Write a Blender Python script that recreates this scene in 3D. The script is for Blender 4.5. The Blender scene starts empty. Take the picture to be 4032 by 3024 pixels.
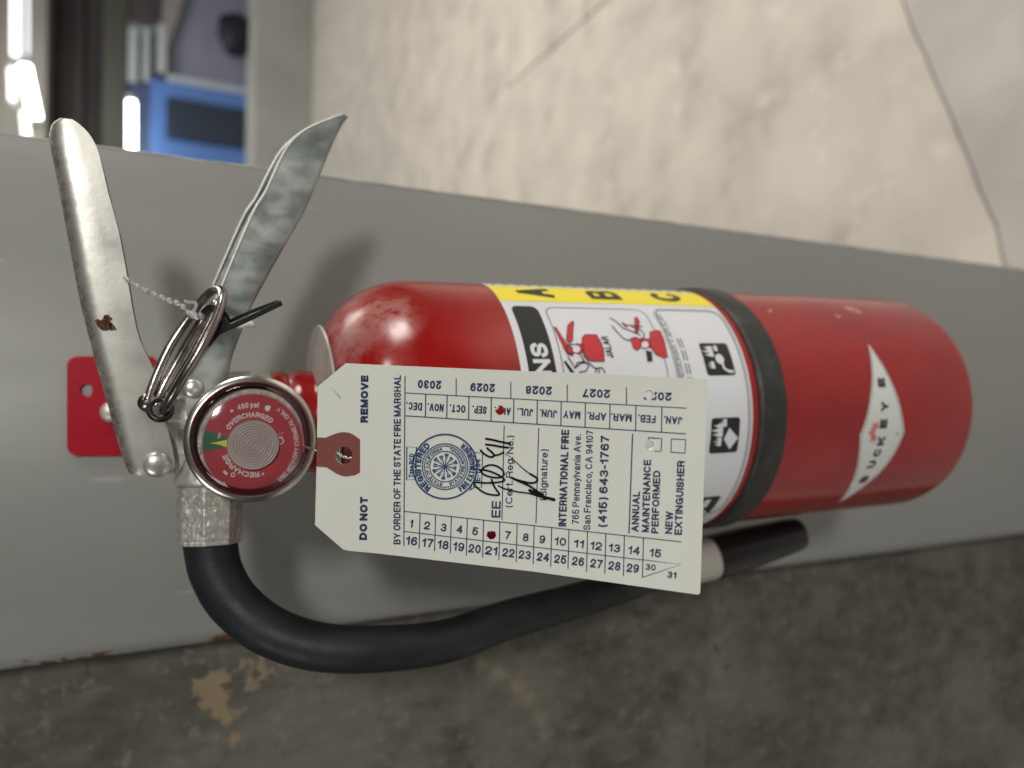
import bpy, bmesh, math, random
from mathutils import Vector, Matrix, noise
random.seed(4)
S = bpy.context.scene
COL = S.collection
# ---------------------------------------------------------------- camera
CAM = Vector((0, -.405, 1.15))
FP = 2800.0                                  # focal length in photo pixels (photo 4032 x 3024)
PITCH = math.atan(FP/5934); ROLL = -math.atan(73/5934)
Fw = Vector((0, math.cos(PITCH), -math.sin(PITCH)))
_r0 = Vector((0, -math.sin(PITCH), -math.cos(PITCH))); _v0 = Vector((-1, 0, 0))
Rt = _r0*math.cos(ROLL) + _v0*math.sin(ROLL)      # picture right = down in the world (camera held sideways)
Dn = -_r0*math.sin(ROLL) + _v0*math.cos(ROLL)     # picture down = left in the world
cd = bpy.data.cameras.new('camera'); cam = bpy.data.objects.new('camera', cd); COL.objects.link(cam)
m = Matrix((Rt, -Dn, -Fw)).transposed().to_4x4(); m.translation = CAM; cam.matrix_world = m
cd.sensor_width = 36; cd.lens = FP/4032*36; cd.clip_start = .01; cd.clip_end = 200
cd.dof.use_dof = True; cd.dof.focus_distance = .245; cd.dof.aperture_fstop = 6.5
S.camera = cam
# ---------------------------------------------------------------- world, lamps, exposure
W = bpy.data.worlds.new('World'); S.world = W; W.use_nodes = True
W.node_tree.nodes['Background'].inputs[0].default_value = (.80, .84, .80, 1)
W.node_tree.nodes['Background'].inputs[1].default_value = .052
S.view_settings.view_transform = 'Standard'; S.view_settings.look = 'None'
S.view_settings.exposure = 0; S.view_settings.gamma = 1
def area(name, loc, target, sx, sy, watts, col=(1, .97, .90), spread=180):
    l = bpy.data.lights.new(name, 'AREA'); l.shape = 'RECTANGLE'; l.size = sx; l.size_y = sy
    l.energy = watts; l.color = col; l.spread = math.radians(spread)
    o = bpy.data.objects.new(name, l); COL.objects.link(o); o.location = loc
    o.rotation_euler = (Vector(target)-Vector(loc)).to_track_quat('-Z', 'Y').to_euler()
    return o
area('ceiling_lamp_right', (.86, -2.25, 1.99), (0, 0, 1.0), .30, .22, 28, (1, .985, .93))
area('ceiling_lamp_left', (-1.6, -1.5, 2.3), (0, 0, 1.35), .5, .9, 10, (1, .98, .93))
area('side_fill', (3.0, -.55, 2.0), (0, -.1, 1.0), .9, .9, 44, (1, .96, .90))  # added fill, standing in for light bounced off the floor
area('floor_fill_right', (2.4, -1.4, 2.7), (2.4, -1.4, 0), 1.0, 1.2, 30, (1, .97, .92), 70)  # unseen, added to brighten the floor that the bottle reflects
area('floor_fill_left', (-1.9, -1.2, 2.7), (-1.9, -1.2, 0), .8, 1.0, 13, (1, .97, .92), 70)  # added on the other side too, for a pale reflection in the bottle
area('small_lamp', (1.5, -1.1, 2.6), (0, -.05, 1.0), .10, .22, 3.5, (1, .98, .94))
area('ceiling_lamp_hall', (1.8, 2.0, 2.7), (1.4, 2.0, 0), 1.2, 2.6, 76, (1, .94, .84))
area('ceiling_lamp_far', (2.6, 5.2, 2.7), (2.6, 5.6, 0), 1.2, 1.6, 38, (1, .97, .93))

# ---------------------------------------------------------------- rays of the photograph -> places
def ray(x, y): return Fw + Rt*((x-2016)/FP) + Dn*((y-1512)/FP)
def at(x, y, D):                       # point seen at photo pixel x,y at horizontal distance D (metres) from the camera
    r = ray(x, y); return CAM + r*(D/r.y)
def lerp(a, b, t): return a+(b-a)*t
# ---------------------------------------------------------------- helpers
def link(o, parent=None, root=None):
    COL.objects.link(o)
    if parent is not None:
        o.parent = parent; o.matrix_parent_inverse = WM[parent.name].inverted()
    WM[o.name] = WM.get(o.name, Matrix.Identity(4))
    return o
WM = {}
def mesh(name, verts, faces, mat, parent=None, smooth=True, thick=None, bev=None, sub=None, angle=None, split=None):
    me = bpy.data.meshes.new(name); me.from_pydata([tuple(v) for v in verts], [], faces); me.update()
    bm = bmesh.new(); bm.from_mesh(me)
    bmesh.ops.remove_doubles(bm, verts=bm.verts, dist=1e-7)
    if len(faces) > 1 and thick is None: bmesh.ops.recalc_face_normals(bm, faces=bm.faces)
    bm.to_mesh(me); bm.free()
    me.materials.append(mat)
    if smooth: me.shade_smooth()
    if angle: me.set_sharp_from_angle(angle=math.radians(angle))
    o = bpy.data.objects.new(name, me); link(o, parent)
    if thick:
        s = o.modifiers.new('thickness', 'SOLIDIFY'); s.thickness = thick; s.offset = 0
    if split:
        b = o.modifiers.new('split', 'EDGE_SPLIT'); b.split_angle = math.radians(split)
    if bev:
        b = o.modifiers.new('bevel', 'BEVEL'); b.width = bev; b.segments = 2; b.limit_method = 'ANGLE'
    if sub:
        b = o.modifiers.new('sub', 'SUBSURF'); b.levels = b.render_levels = sub
    return o
def empty(name, loc, label, cat, group=None):
    o = bpy.data.objects.new(name, None); o.empty_display_size = .02
    o.location = loc; link(o); WM[o.name] = Matrix.Translation(Vector(loc))
    o['label'] = label; o['category'] = cat
    if group: o['group'] = group
    return o
def tag(o, label, cat, group=None):
    o['label'] = label; o['category'] = cat
    if group: o['group'] = group
    return o
class MB:
    def __init__(s): s.v = []; s.f = []
    def add(s, v, f):
        n = len(s.v); s.v += list(v); s.f += [tuple(i+n for i in q) for q in f]; return s
    def build(s, name, mat, parent=None, **k): return mesh(name, s.v, s.f, mat, parent, **k)
def box(x0, x1, y0, y1, z0, z1):
    v = [(x, y, z) for x in (x0, x1) for y in (y0, y1) for z in (z0, z1)]
    return v, [(0, 1, 3, 2), (4, 6, 7, 5), (0, 4, 5, 1), (2, 3, 7, 6), (0, 2, 6, 4), (1, 5, 7, 3)]
def frame(ax, ref):
    ax = Vector(ax).normalized(); e = Vector(ref); e = (e-ax*ax.dot(e)).normalized(); return ax, e, ax.cross(e)
def lathe(prof, O, ax, ref, seg=64, rot=0, squash=1, cap=True):      # prof: (height along the axis, radius)
    ax, e, g = frame(ax, ref); v = []; f = []
    for h, r in prof:
        for i in range(seg):
            t = 2*math.pi*i/seg+rot
            v.append(O+ax*h+e*(r*math.cos(t))+g*(r*squash*math.sin(t)))
    for j in range(len(prof)-1):
        for i in range(seg):
            a = j*seg+i; b = j*seg+(i+1) % seg; f.append((a, b, b+seg, a+seg))
    if cap:
        if prof[0][1] > 1e-5: f.append(tuple(range(seg))[::-1])
        if prof[-1][1] > 1e-5: f.append(tuple(range((len(prof)-1)*seg, len(prof)*seg)))
    return v, f
def smoothpts(P, n=8, closed=False):
    out = []; N = len(P)
    rng = range(N if closed else N-1)
    for i in rng:
        p = [P[(i+k) % N] if closed else P[max(0, min(N-1, i+k))] for k in (-1, 0, 1, 2)]
        for j in range(n):
            t = j/n
            out.append(.5*((2*p[1])+(p[2]-p[0])*t+(2*p[0]-5*p[1]+4*p[2]-p[3])*t*t+(3*p[1]-p[0]-3*p[2]+p[3])*t**3))
    if not closed: out.append(P[-1])
    return out
def tube(P, rad, seg=12, closed=False):
    n = len(P); v = []; f = []
    R = rad if callable(rad) else (lambda t: rad)
    t0 = (P[1]-P[0]).normalized(); up = Vector((0, 1, 0)) if abs(t0.y) < .9 else Vector((1, 0, 0))
    e = (up-t0*t0.dot(up)).normalized()
    for i, p in enumerate(P):
        a = P[(i-1) % n] if (closed or i) else P[0]; b = P[(i+1) % n] if (closed or i < n-1) else P[-1]
        t = (b-a).normalized(); e = (e-t*t.dot(e)).normalized(); g = t.cross(e); r = R(i/max(1, n-1))
        for k in range(seg):
            q = 2*math.pi*k/seg; v.append(p+e*(r*math.cos(q))+g*(r*math.sin(q)))
    for i in range(n if closed else n-1):
        j = (i+1) % n
        for k in range(seg): f.append((i*seg+k, i*seg+(k+1) % seg, j*seg+(k+1) % seg, j*seg+k))
    if not closed: f += [tuple(range(seg))[::-1], tuple(range((n-1)*seg, n*seg))]
    return v, f
def extrude_px(poly, D0, D1):          # outline in photo pixels on the plane at D0, given depth towards D1
    a = [at(x, y, D0) for x, y in poly]; b = [p+Vector((0, D1-D0, 0)) for p in a]; n = len(a)
    return a+b, [tuple(range(n)), tuple(range(n, 2*n))[::-1]]+[(i, i+n, (i+1) % n+n, (i+1) % n) for i in range(n)]
def subdiv2d(verts, faces, cuts):
    bm = bmesh.new(); vs = [bm.verts.new((x, y, 0)) for x, y in verts]
    for f in faces:
        try: bm.faces.new([vs[i] for i in f])
        except ValueError: pass
    bmesh.ops.triangulate(bm, faces=bm.faces)
    for _ in range(cuts): bmesh.ops.subdivide_edges(bm, edges=bm.edges, cuts=1, use_grid_fill=True)
    bm.verts.index_update()
    r = [(v.co.x, v.co.y) for v in bm.verts], [tuple(v.index for v in f.verts) for f in bm.faces]
    bm.free(); return r
# grotesque lettering drawn with strokes: glyph = (width, [centre lines in 0..1])
def _e(cx, cy, rx, ry, a0, a1, n=12):
    return [(cx+rx*math.cos(math.radians(a0+(a1-a0)*k/n)), cy+ry*math.sin(math.radians(a0+(a1-a0)*k/n))) for k in range(n+1)]
def _s(pts, n=4):
    return [(p.x, p.y) for p in smoothpts([Vector((x, y, 0)) for x, y in pts], n)]
_S = _s([(.97, .74), (.84, .94), (.5, 1), (.17, .94), (.05, .75), (.2, .58), (.5, .51), (.82, .42), (.98, .24), (.83, .06), (.5, 0), (.15, .06), (0, .27)])
_6 = _e(.5, .30, .5, .30, 90, 450, 18)
_low = lambda P, k: [(x, y*k) for x, y in P]
GL = {
 'A': (.90, [[(0, 0), (.5, 1), (1, 0)], [(.18, .34), (.82, .34)]]),
 'B': (.80, [[(0, 0), (0, 1), (.6, 1)]+_e(.6, .765, .34, .235, 90, -90)[1:]+[(0, .53)], [(.6, .53)]+_e(.62, .265, .38, .265, 90, -90)[1:]+[(0, 0)]]),
 'C': (.86, [_e(.5, .5, .5, .5, 42, 318, 20)]), 'D': (.84, [[(0, 0), (0, 1), (.42, 1)]+_e(.42, .5, .58, .5, 90, -90, 14)[1:]+[(0, 0)]]),
 'E': (.72, [[(1, 1), (0, 1), (0, 0), (1, 0)], [(0, .52), (.92, .52)]]), 'F': (.68, [[(1, 1), (0, 1), (0, 0)], [(0, .5), (.9, .5)]]),
 'G': (.90, [_e(.5, .5, .5, .5, 42, 340, 20), [(.55, .46), (1, .46), (1, 0)]]), 'H': (.80, [[(0, 0), (0, 1)], [(1, 0), (1, 1)], [(0, .52), (1, .52)]]),
 'I': (0, [[(.5, 0), (.5, 1)]]), 'J': (.60, [[(1, 1), (1, .3)]+_e(.5, .3, .5, .3, 0, -180, 10)[1:]]), 'K': (.82, [[(0, 0), (0, 1)], [(1, 1), (0, .38)], [(.3, .56), (1, 0)]]),
 'L': (.64, [[(0, 1), (0, 0), (1, 0)]]), 'M': (.98, [[(0, 0), (0, 1), (.5, .02), (1, 1), (1, 0)]]), 'N': (.80, [[(0, 0), (0, 1), (1, 0), (1, 1)]]),
 'O': (.92, [_e(.5, .5, .5, .5, 0, 360, 24)]), 'P': (.76, [[(0, 0), (0, 1), (.6, 1)]+_e(.6, .74, .4, .26, 90, -90, 10)[1:]+[(0, .48)]]),
 'R': (.80, [[(0, 0), (0, 1), (.6, 1)]+_e(.6, .75, .38, .25, 90, -90, 10)[1:]+[(0, .5)], [(.6, .5), (.9, .36), (.94, 0)]]), 'S': (.78, [_S]),
 'T': (.76, [[(0, 1), (1, 1)], [(.5, 1), (.5, 0)]]), 'U': (.80, [[(0, 1), (0, .36)]+_e(.5, .36, .5, .36, 180, 360, 14)[1:]+[(1, 1)]]), 'V': (.86, [[(0, 1), (.5, 0), (1, 1)]]),
 'W': (1.2, [[(0, 1), (.25, 0), (.5, 1), (.75, 0), (1, 1)]]), 'X': (.86, [[(0, 0), (1, 1)], [(0, 1), (1, 0)]]), 'Y': (.88, [[(0, 1), (.5, .42), (1, 1)], [(.5, .42), (.5, 0)]]), 'Z': (.76, [[(0, 1), (1, 1), (0, 0), (1, 0)]]),
 '0': (.62, [_e(.5, .5, .5, .5, 0, 360, 22)]), '1': (.30, [[(0, .74), (.55, .80), (.95, 1), (.95, 0)]]), '2': (.62, [_s([(.02, .66), (.1, .90), (.5, 1), (.9, .9), (.97, .68), (.75, .42), (.25, .2), (0, 0)])+[(1, 0)]]),
 '3': (.62, [_e(.5, .75, .44, .25, 160, -90, 12), _e(.5, .26, .5, .26, 90, -165, 12)]), '4': (.66, [[(.76, 0), (.76, 1), (0, .3), (1, .3)]]),
 '5': (.62, [[(.92, 1), (.16, 1), (.06, .46)]+_s([(.06, .46), (.3, .62), (.7, .6), (1, .34), (.78, .05), (.4, 0), (0, .2)])]),
 '6': (.62, [_6, _s([(.90, .86), (.72, .98), (.45, 1), (.14, .86), (.01, .58), (0, .30)])]), '7': (.60, [[(0, 1), (1, 1)]+_s([(1, 1), (.65, .55), (.35, 0)])[1:]]),
 '8': (.62, [_e(.5, .76, .42, .24, 0, 360, 16), _e(.5, .26, .5, .26, 0, 360, 18)]), '9': (.62, [[(1-x, 1-y) for x, y in _6], [(1-x, 1-y) for x, y in _s([(.90, .86), (.72, .98), (.45, 1), (.14, .86), (.01, .58), (0, .30)])]]),
 '.': (0, [[(.5, 0), (.5, .035)]]), ',': (.06, [[(1, .05), (1, -.02), (0, -.16)]]), '-': (.26, [[(0, .38), (1, .38)]]),
 '(': (.20, [_e(1, .42, 1, .66, 120, 240, 10)]), ')': (.20, [_e(0, .42, 1, .66, 60, -60, 10)]),
 'a': (.56, [_s([(.06, .50), (.2, .68), (.5, .73), (.8, .66), (.86, .48)])+[(.86, .12), (1, 0)], _s([(.86, .42), (.45, .38), (.1, .3), (.02, .14), (.2, 0), (.55, .02), (.86, .2)])]),
 'c': (.56, [_low(_e(.5, .5, .5, .5, 48, 312, 14), .73)]), 'e': (.58, [[(.02, .37), (1, .37)]+_low(_e(.5, .5, .5, .5, 0, 318, 16), .73)]),
 'f': (.30, [_s([(1, 1), (.6, .98), (.42, .8)])+[(.42, 0)], [(0, .70), (1, .70)]]), 'g': (.58, [_low(_e(.5, .5, .5, .5, 0, 360, 16), .73), [(1, .73), (1, -.04)]+_s([(1, -.04), (.82, -.24), (.45, -.28), (.06, -.18)])[1:]]),
 'i': (0, [[(.5, 0), (.5, .73)], [(.5, .96), (.5, 1)]]), 'l': (0, [[(.5, 0), (.5, 1)]]), 'n': (.54, [[(0, 0), (0, .73)], _s([(0, .5), (.25, .68), (.55, .73), (.9, .64), (1, .42)])+[(1, 0)]]),
 'o': (.60, [_low(_e(.5, .5, .5, .5, 0, 360, 16), .73)]), 'p': (.58, [_low(_e(.5, .5, .5, .5, 0, 360, 16), .73), [(0, .73), (0, -.28)]]), 'r': (.28, [[(0, 0), (0, .73)], _s([(0, .5), (.4, .68), (1, .72)])]),
 's': (.52, [_low(_S, .73)]), 't': (.26, [[(.45, .94), (.45, .12)]+_s([(.45, .12), (.6, .01), (1, .01)])[1:], [(0, .70), (1, .70)]]), 'u': (.54, [[(0, .73), (0, .3)]+_s([(0, .3), (.1, .08), (.45, 0), (.75, .06), (1, .25)])[1:], [(1, .73), (1, 0)]]),
 'v': (.56, [[(0, .73), (.5, 0), (1, .73)]]), 'y': (.58, [[(0, .73), (.52, .02)], [(1, .73), (.52, .02)]+_s([(.52, .02), (.36, -.22), (.1, -.27)])[1:]])}
_tc = {}
def text2d(st, bold, aspect):          # flat letters: x 0..1, capital height 0..1; even stroke weight for the given width/height
    k = (st, bold, round(aspect, 3))
    if k in _tc: return _tc[k]
    t = .15+bold*4.6; gap = .135; x = 0; items = []
    for c in st:
        if c == ' ': x += .33; continue
        w, L = GL[c]; items.append((x, w, L)); x += w+t+gap
    tot = x-gap; sx = aspect/tot; V = []; F = []
    for x0, w, L in items:
        W = max(0, (w+t)*sx-t)
        for P in L:
            Q = [Vector((x0*sx+t/2+a*W, t/2+b*(1-t))) for a, b in P]
            runs = [[Q[0]]]
            for i in range(1, len(Q)):
                if (Q[i]-Q[i-1]).length < 1e-5: continue
                if len(runs[-1]) > 1 and (Q[i]-Q[i-1]).angle(runs[-1][-1]-runs[-1][-2]) > .6: runs.append([Q[i-1]])
                runs[-1].append(Q[i])
            closed = len(runs) == 1 and (Q[0]-Q[-1]).length < 1e-4
            for r in runs:
                if len(r) < 2: continue
                if not closed:
                    r = [r[0]+(r[0]-r[1]).normalized()*t*.46]+r[1:-1]+[r[-1]+(r[-1]-r[-2]).normalized()*t*.46]
                R = [r[0]]
                for a, b in zip(r, r[1:]):
                    n = max(1, int((b-a).length/.2)); R += [a.lerp(b, q/n) for q in range(1, n+1)]
                base = len(V); n = len(R)
                for i, p in enumerate(R):
                    if closed: a, b = R[i-1 if i else n-2], R[i+1 if i < n-1 else 1]
                    else: a, b = R[max(0, i-1)], R[min(n-1, i+1)]
                    d = (b-a).normalized(); m_ = Vector((-d.y, d.x))*t/2; V += [((p.x+m_.x)/aspect, p.y+m_.y), ((p.x-m_.x)/aspect, p.y-m_.y)]
                F += [(base+2*i, base+2*i+1, base+2*i+3, base+2*i+2) for i in range(n-1)]
    _tc[k] = (V, F); return _tc[k]

# ---------------------------------------------------------------- materials
def M(name, col, rough=.5, metal=0, spec=.5, bump=0, bscale=200, var=0, vscale=40, var2=None, coat=0, stretch=None, lo=.35, hi=.65, detail=6, emit=0, rvar=0):
    mt = bpy.data.materials.new(name); mt.use_nodes = True; nt = mt.node_tree; b = nt.nodes['Principled BSDF']
    b.inputs['Base Color'].default_value = (*col, 1); b.inputs['Roughness'].default_value = rough
    b.inputs['Metallic'].default_value = metal; b.inputs['Specular IOR Level'].default_value = spec
    b.inputs['Coat Weight'].default_value = coat; b.inputs['Coat Roughness'].default_value = .12
    if emit:
        b.inputs['Emission Color'].default_value = (*col, 1); b.inputs['Emission Strength'].default_value = emit
    tc = nt.nodes.new('ShaderNodeTexCoord'); mp = nt.nodes.new('ShaderNodeMapping'); nt.links.new(tc.outputs['Object'], mp.inputs[0])
    if stretch: mp.inputs['Scale'].default_value = stretch
    if var2 is None and var: var2 = tuple(max(0, c*(1-var)) for c in col)
    if var2 is not None:
        n = nt.nodes.new('ShaderNodeTexNoise'); n.inputs['Scale'].default_value = vscale; n.inputs['Detail'].default_value = detail
        r = nt.nodes.new('ShaderNodeMapRange'); r.inputs['From Min'].default_value = lo; r.inputs['From Max'].default_value = hi
        x = nt.nodes.new('ShaderNodeMix'); x.data_type = 'RGBA'; x.inputs[6].default_value = (*col, 1); x.inputs[7].default_value = (*var2, 1)
        nt.links.new(mp.outputs[0], n.inputs[0]); nt.links.new(n.outputs[0], r.inputs[0]); nt.links.new(r.outputs[0], x.inputs[0]); nt.links.new(x.outputs[2], b.inputs['Base Color'])
    if rvar:
        n = nt.nodes.new('ShaderNodeTexNoise'); n.inputs['Scale'].default_value = vscale*2.3; n.inputs['Detail'].default_value = 8
        r = nt.nodes.new('ShaderNodeMapRange'); r.inputs['From Min'].default_value = .3; r.inputs['From Max'].default_value = .7
        r.inputs['To Min'].default_value = max(.02, rough-rvar); r.inputs['To Max'].default_value = rough+rvar
        nt.links.new(mp.outputs[0], n.inputs[0]); nt.links.new(n.outputs[0], r.inputs[0]); nt.links.new(r.outputs[0], b.inputs['Roughness'])
    if bump:
        n = nt.nodes.new('ShaderNodeTexNoise'); n.inputs['Scale'].default_value = bscale; n.inputs['Detail'].default_value = 5
        u = nt.nodes.new('ShaderNodeBump'); u.inputs['Strength'].default_value = bump; u.inputs['Distance'].default_value = .001
        nt.links.new(mp.outputs[0], n.inputs[0]); nt.links.new(n.outputs[0], u.inputs['Height']); nt.links.new(u.outputs[0], b.inputs['Normal'])
    return mt
def overlay(mt, col, fac_build, rough=None):
    """mix another base colour over the present one; fac_build(nodes, links, coord_output) returns the mask socket"""
    nt = mt.node_tree; b = nt.nodes['Principled BSDF']; tc = nt.nodes['Texture Coordinate']
    x = nt.nodes.new('ShaderNodeMix'); x.data_type = 'RGBA'; x.inputs[7].default_value = (*col, 1)
    ln = b.inputs['Base Color'].links
    if ln: nt.links.new(ln[0].from_socket, x.inputs[6])
    else: x.inputs[6].default_value = b.inputs['Base Color'].default_value
    fac = fac_build(nt, tc.outputs['Object']); nt.links.new(fac, x.inputs[0]); nt.links.new(x.outputs[2], b.inputs['Base Color'])
    if rough is not None:
        r = nt.nodes.new('ShaderNodeMix'); r.data_type = 'FLOAT'; r.inputs[3].default_value = rough
        ln = b.inputs['Roughness'].links
        if ln: nt.links.new(ln[0].from_socket, r.inputs[2])
        else: r.inputs[2].default_value = b.inputs['Roughness'].default_value
        nt.links.new(fac, r.inputs[0]); nt.links.new(r.outputs[0], b.inputs['Roughness'])
def nmask(nt, co, scale, lo, hi, detail=6, stretch=None):
    if stretch:
        mp = nt.nodes.new('ShaderNodeMapping'); mp.inputs['Scale'].default_value = stretch; nt.links.new(co, mp.inputs[0]); co = mp.outputs[0]
    n = nt.nodes.new('ShaderNodeTexNoise'); n.inputs['Scale'].default_value = scale; n.inputs['Detail'].default_value = detail; n.inputs['Roughness'].default_value = .65
    r = nt.nodes.new('ShaderNodeMapRange'); r.inputs['From Min'].default_value = lo; r.inputs['From Max'].default_value = hi
    nt.links.new(co, n.inputs[0]); nt.links.new(n.outputs[0], r.inputs[0]); return r.outputs[0]
def sph(nt, co, c, r0, r1):            # 1 inside radius r0 around c, 0 beyond r1
    d = nt.nodes.new('ShaderNodeVectorMath'); d.operation = 'DISTANCE'; d.inputs[1].default_value = c; nt.links.new(co, d.inputs[0])
    r = nt.nodes.new('ShaderNodeMapRange'); r.inputs['From Min'].default_value = r1; r.inputs['From Max'].default_value = r0
    nt.links.new(d.outputs['Value'], r.inputs[0]); return r.outputs[0]
def mth(nt, op, a, b):
    n = nt.nodes.new('ShaderNodeMath'); n.operation = op
    for i, q in enumerate((a, b)):
        if isinstance(q, (int, float)): n.inputs[i].default_value = q
        else: nt.links.new(q, n.inputs[i])
    return n.outputs[0]

red = M('red_paint', (.29, .0070, .0070), .17, spec=.6, bump=.06, bscale=45, var2=(.235, .0062, .0066), vscale=25, rvar=.05)
red_plate = M('red_plate_paint', (.36, .006, .018), .28, bump=.15, bscale=150)
silver = M('cast_metal', (.66, .645, .58), .40, metal=.6, bump=.3, bscale=420, var2=(.54, .52, .465), vscale=160, rvar=.1)
crimp = M('crimped_metal', (.60, .585, .53), .42, metal=.65, bump=1.0, bscale=330, var2=(.44, .425, .385), vscale=210, rvar=.1)
steel = M('lever_steel', (.56, .55, .50), .38, metal=.8, bump=.12, bscale=90, var2=(.47, .455, .42), vscale=24, rvar=.08)
galv = M('galvanised_steel', (.44, .47, .45), .40, metal=.7, bump=.08, bscale=60, var2=(.27, .30, .30), vscale=60, lo=.42, hi=.60, detail=3, stretch=(1.3, 1, .8), rvar=.12)
wire = M('ring_wire', (.42, .39, .36), .26, metal=1, bump=.15, bscale=300, var2=(.20, .17, .16), vscale=120)
bezelm = M('bezel_metal', (.60, .59, .54), .25, metal=1, bump=.05, bscale=200, var=.25, vscale=90)
maroon = M('dial_wall', (.09, .012, .025), .18)
dialred = M('dial_red', (.44, .040, .060), .5)
dialgreen = M('dial_green', (.03, .15, .075), .5)
needlem = M('needle_yellow', (.75, .55, .06), .45)
white_ink = M('white_ink', (.75, .72, .70), .6)
coil = M('bourdon_coil', (.54, .48, .46), .25, metal=.1)
rubber = M('hose_rubber', (.007, .009, .012), .5, spec=.35, bump=.12, bscale=1100, var2=(.015, .018, .020), vscale=70, rvar=.08)
bandm = M('band_rubber', (.018, .020, .018), .5, bump=.25, bscale=500, var2=(.05, .048, .042), vscale=90, lo=.5, hi=.75)
blackp = M('black_plastic', (.006, .006, .007), .3, bump=.1, bscale=500)
blackink = M('black_ink', (.012, .013, .013), .45)
navy = M('navy_ink', (.016, .034, .105), .6); blueink = M('seal_blue_ink', (.018, .055, .15), .6)
pen = M('pen_ink', (.004, .004, .005), .35)
card = M('card_stock', (.66, .665, .605), .62, bump=.06, bscale=700, var2=(.63, .635, .575), vscale=22)
patchm = M('brown_reinforcement', (.19, .055, .045), .65, bump=.1, bscale=600)
labelw = M('label_vinyl', (.66, .67, .70), .38, var=.06, vscale=20)
yellow = M('label_yellow', (.82, .68, .03), .4)
labelred = M('label_red', (.50, .02, .03), .4)
emblemw = M('emblem_vinyl', (.60, .62, .60), .35)
emblemr = M('emblem_red', (.60, .10, .10), .5)
greyink = M('grey_ink', (.16, .17, .19), .5)
clear = M('clear_nylon', (.85, .85, .85), .25); clear.node_tree.nodes['Principled BSDF'].inputs['Transmission Weight'].default_value = .75
leafm = M('dry_leaf', (.10, .035, .018), .8, bump=.4, bscale=900)
beige = M('beige_fitting', (.36, .34, .30), .45, bump=.2, bscale=300)
paint = M('post_paint', (.225, .228, .213), .42, bump=.18, bscale=55, var2=(.207, .211, .197), vscale=14, rvar=.06, stretch=(1, 1, .25))
# dust on upward faces of the bottle, chipped paint low on its side
def dust(nt, co):
    g = nt.nodes.new('ShaderNodeNewGeometry'); s = nt.nodes.new('ShaderNodeSeparateXYZ'); nt.links.new(g.outputs['Normal'], s.inputs[0])
    r = nt.nodes.new('ShaderNodeMapRange'); r.inputs['From Min'].default_value = .25; r.inputs['From Max'].default_value = .9; nt.links.new(s.outputs[2], r.inputs[0])
    return mth(nt, 'MULTIPLY', mth(nt, 'MULTIPLY', r.outputs[0], nmask(nt, co, 55, .42, .72, 10)), .75)
overlay(red, (.42, .30, .27), dust, .6)
def dust2(nt, co):
    s = None
    for x, y, r in ((1490, 1215, .013), (1530, 1270, .012), (1510, 1320, .009), (1420, 1230, .010)):
        q = sph(nt, co, tuple(at(x, y, .285)), .002, r*1.5); s = q if s is None else mth(nt, 'MAXIMUM', s, q)
    return mth(nt, 'MULTIPLY', mth(nt, 'MULTIPLY', s, nmask(nt, co, 90, .38, .60, 10)), .85)
overlay(red, (.36, .20, .16), dust2, .6)

# lens of the gauge: clear plastic
lens = bpy.data.materials.new('clear_lens'); lens.use_nodes = True; nt = lens.node_tree; nt.nodes.clear()
out = nt.nodes.new('ShaderNodeOutputMaterial'); mx = nt.nodes.new('ShaderNodeMixShader'); tr = nt.nodes.new('ShaderNodeBsdfTransparent')
tr.inputs[0].default_value = (.93, .92, .92, 1); gl = nt.nodes.new('ShaderNodeBsdfGlossy'); gl.inputs['Roughness'].default_value = .09
fr = nt.nodes.new('ShaderNodeFresnel'); fr.inputs[0].default_value = 1.5
nt.links.new(fr.outputs[0], mx.inputs[0]); nt.links.new(tr.outputs[0], mx.inputs[1]); nt.links.new(gl.outputs[0], mx.inputs[2]); nt.links.new(mx.outputs[0], out.inputs[0])

# ================================================================ setting
# floor: cast slabs with open joints, level 0
concrete = M('floor_concrete', (.62, .575, .505), .6, bump=.12, bscale=40, var2=(.47, .43, .39), vscale=5.5, lo=.34, hi=.70, detail=12, rvar=.1)
overlay(concrete, (.74, .70, .63), lambda nt, co: nmask(nt, co, 9, .58, .75, 8))
overlay(concrete, (.30, .26, .25), lambda nt, co: mth(nt, 'MULTIPLY', nmask(nt, co, 5.5, .56, .74, 6), .55))
jointm = M('joint_dirt', (.30, .265, .24), .9)
fl = mesh('floor', *box(-8, 12, -6, 16, -.30, -.012), jointm, smooth=False); fl['kind'] = 'structure'
def slab(poly, gap=.004):
    c = Vector((sum(p[0] for p in poly)/len(poly), sum(p[1] for p in poly)/len(poly)))
    n = len(poly); lines = []
    for i in range(n):
        a = Vector(poly[i]); b = Vector(poly[(i+1) % n]); d = (b-a).normalized(); nr = Vector((-d.y, d.x))
        if nr.dot(c-a) < 0: nr = -nr
        lines.append((a+nr*gap, d))
    P = []
    for i in range(n):
        (a, d), (b, e) = lines[i-1], lines[i]; den = d.x*e.y-d.y*e.x; t = ((b.x-a.x)*e.y-(b.y-a.y)*e.x)/den; P.append(a+d*t)
    v = [(p.x, p.y, 0) for p in P]+[(p.x, p.y, -.011) for p in P]
    return mesh('slab', v, [tuple(range(n)), tuple(range(n, 2*n))[::-1]]+[(i, i+n, (i+1) % n+n, (i+1) % n) for i in range(n)], concrete, fl, smooth=False, bev=.003)
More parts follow.
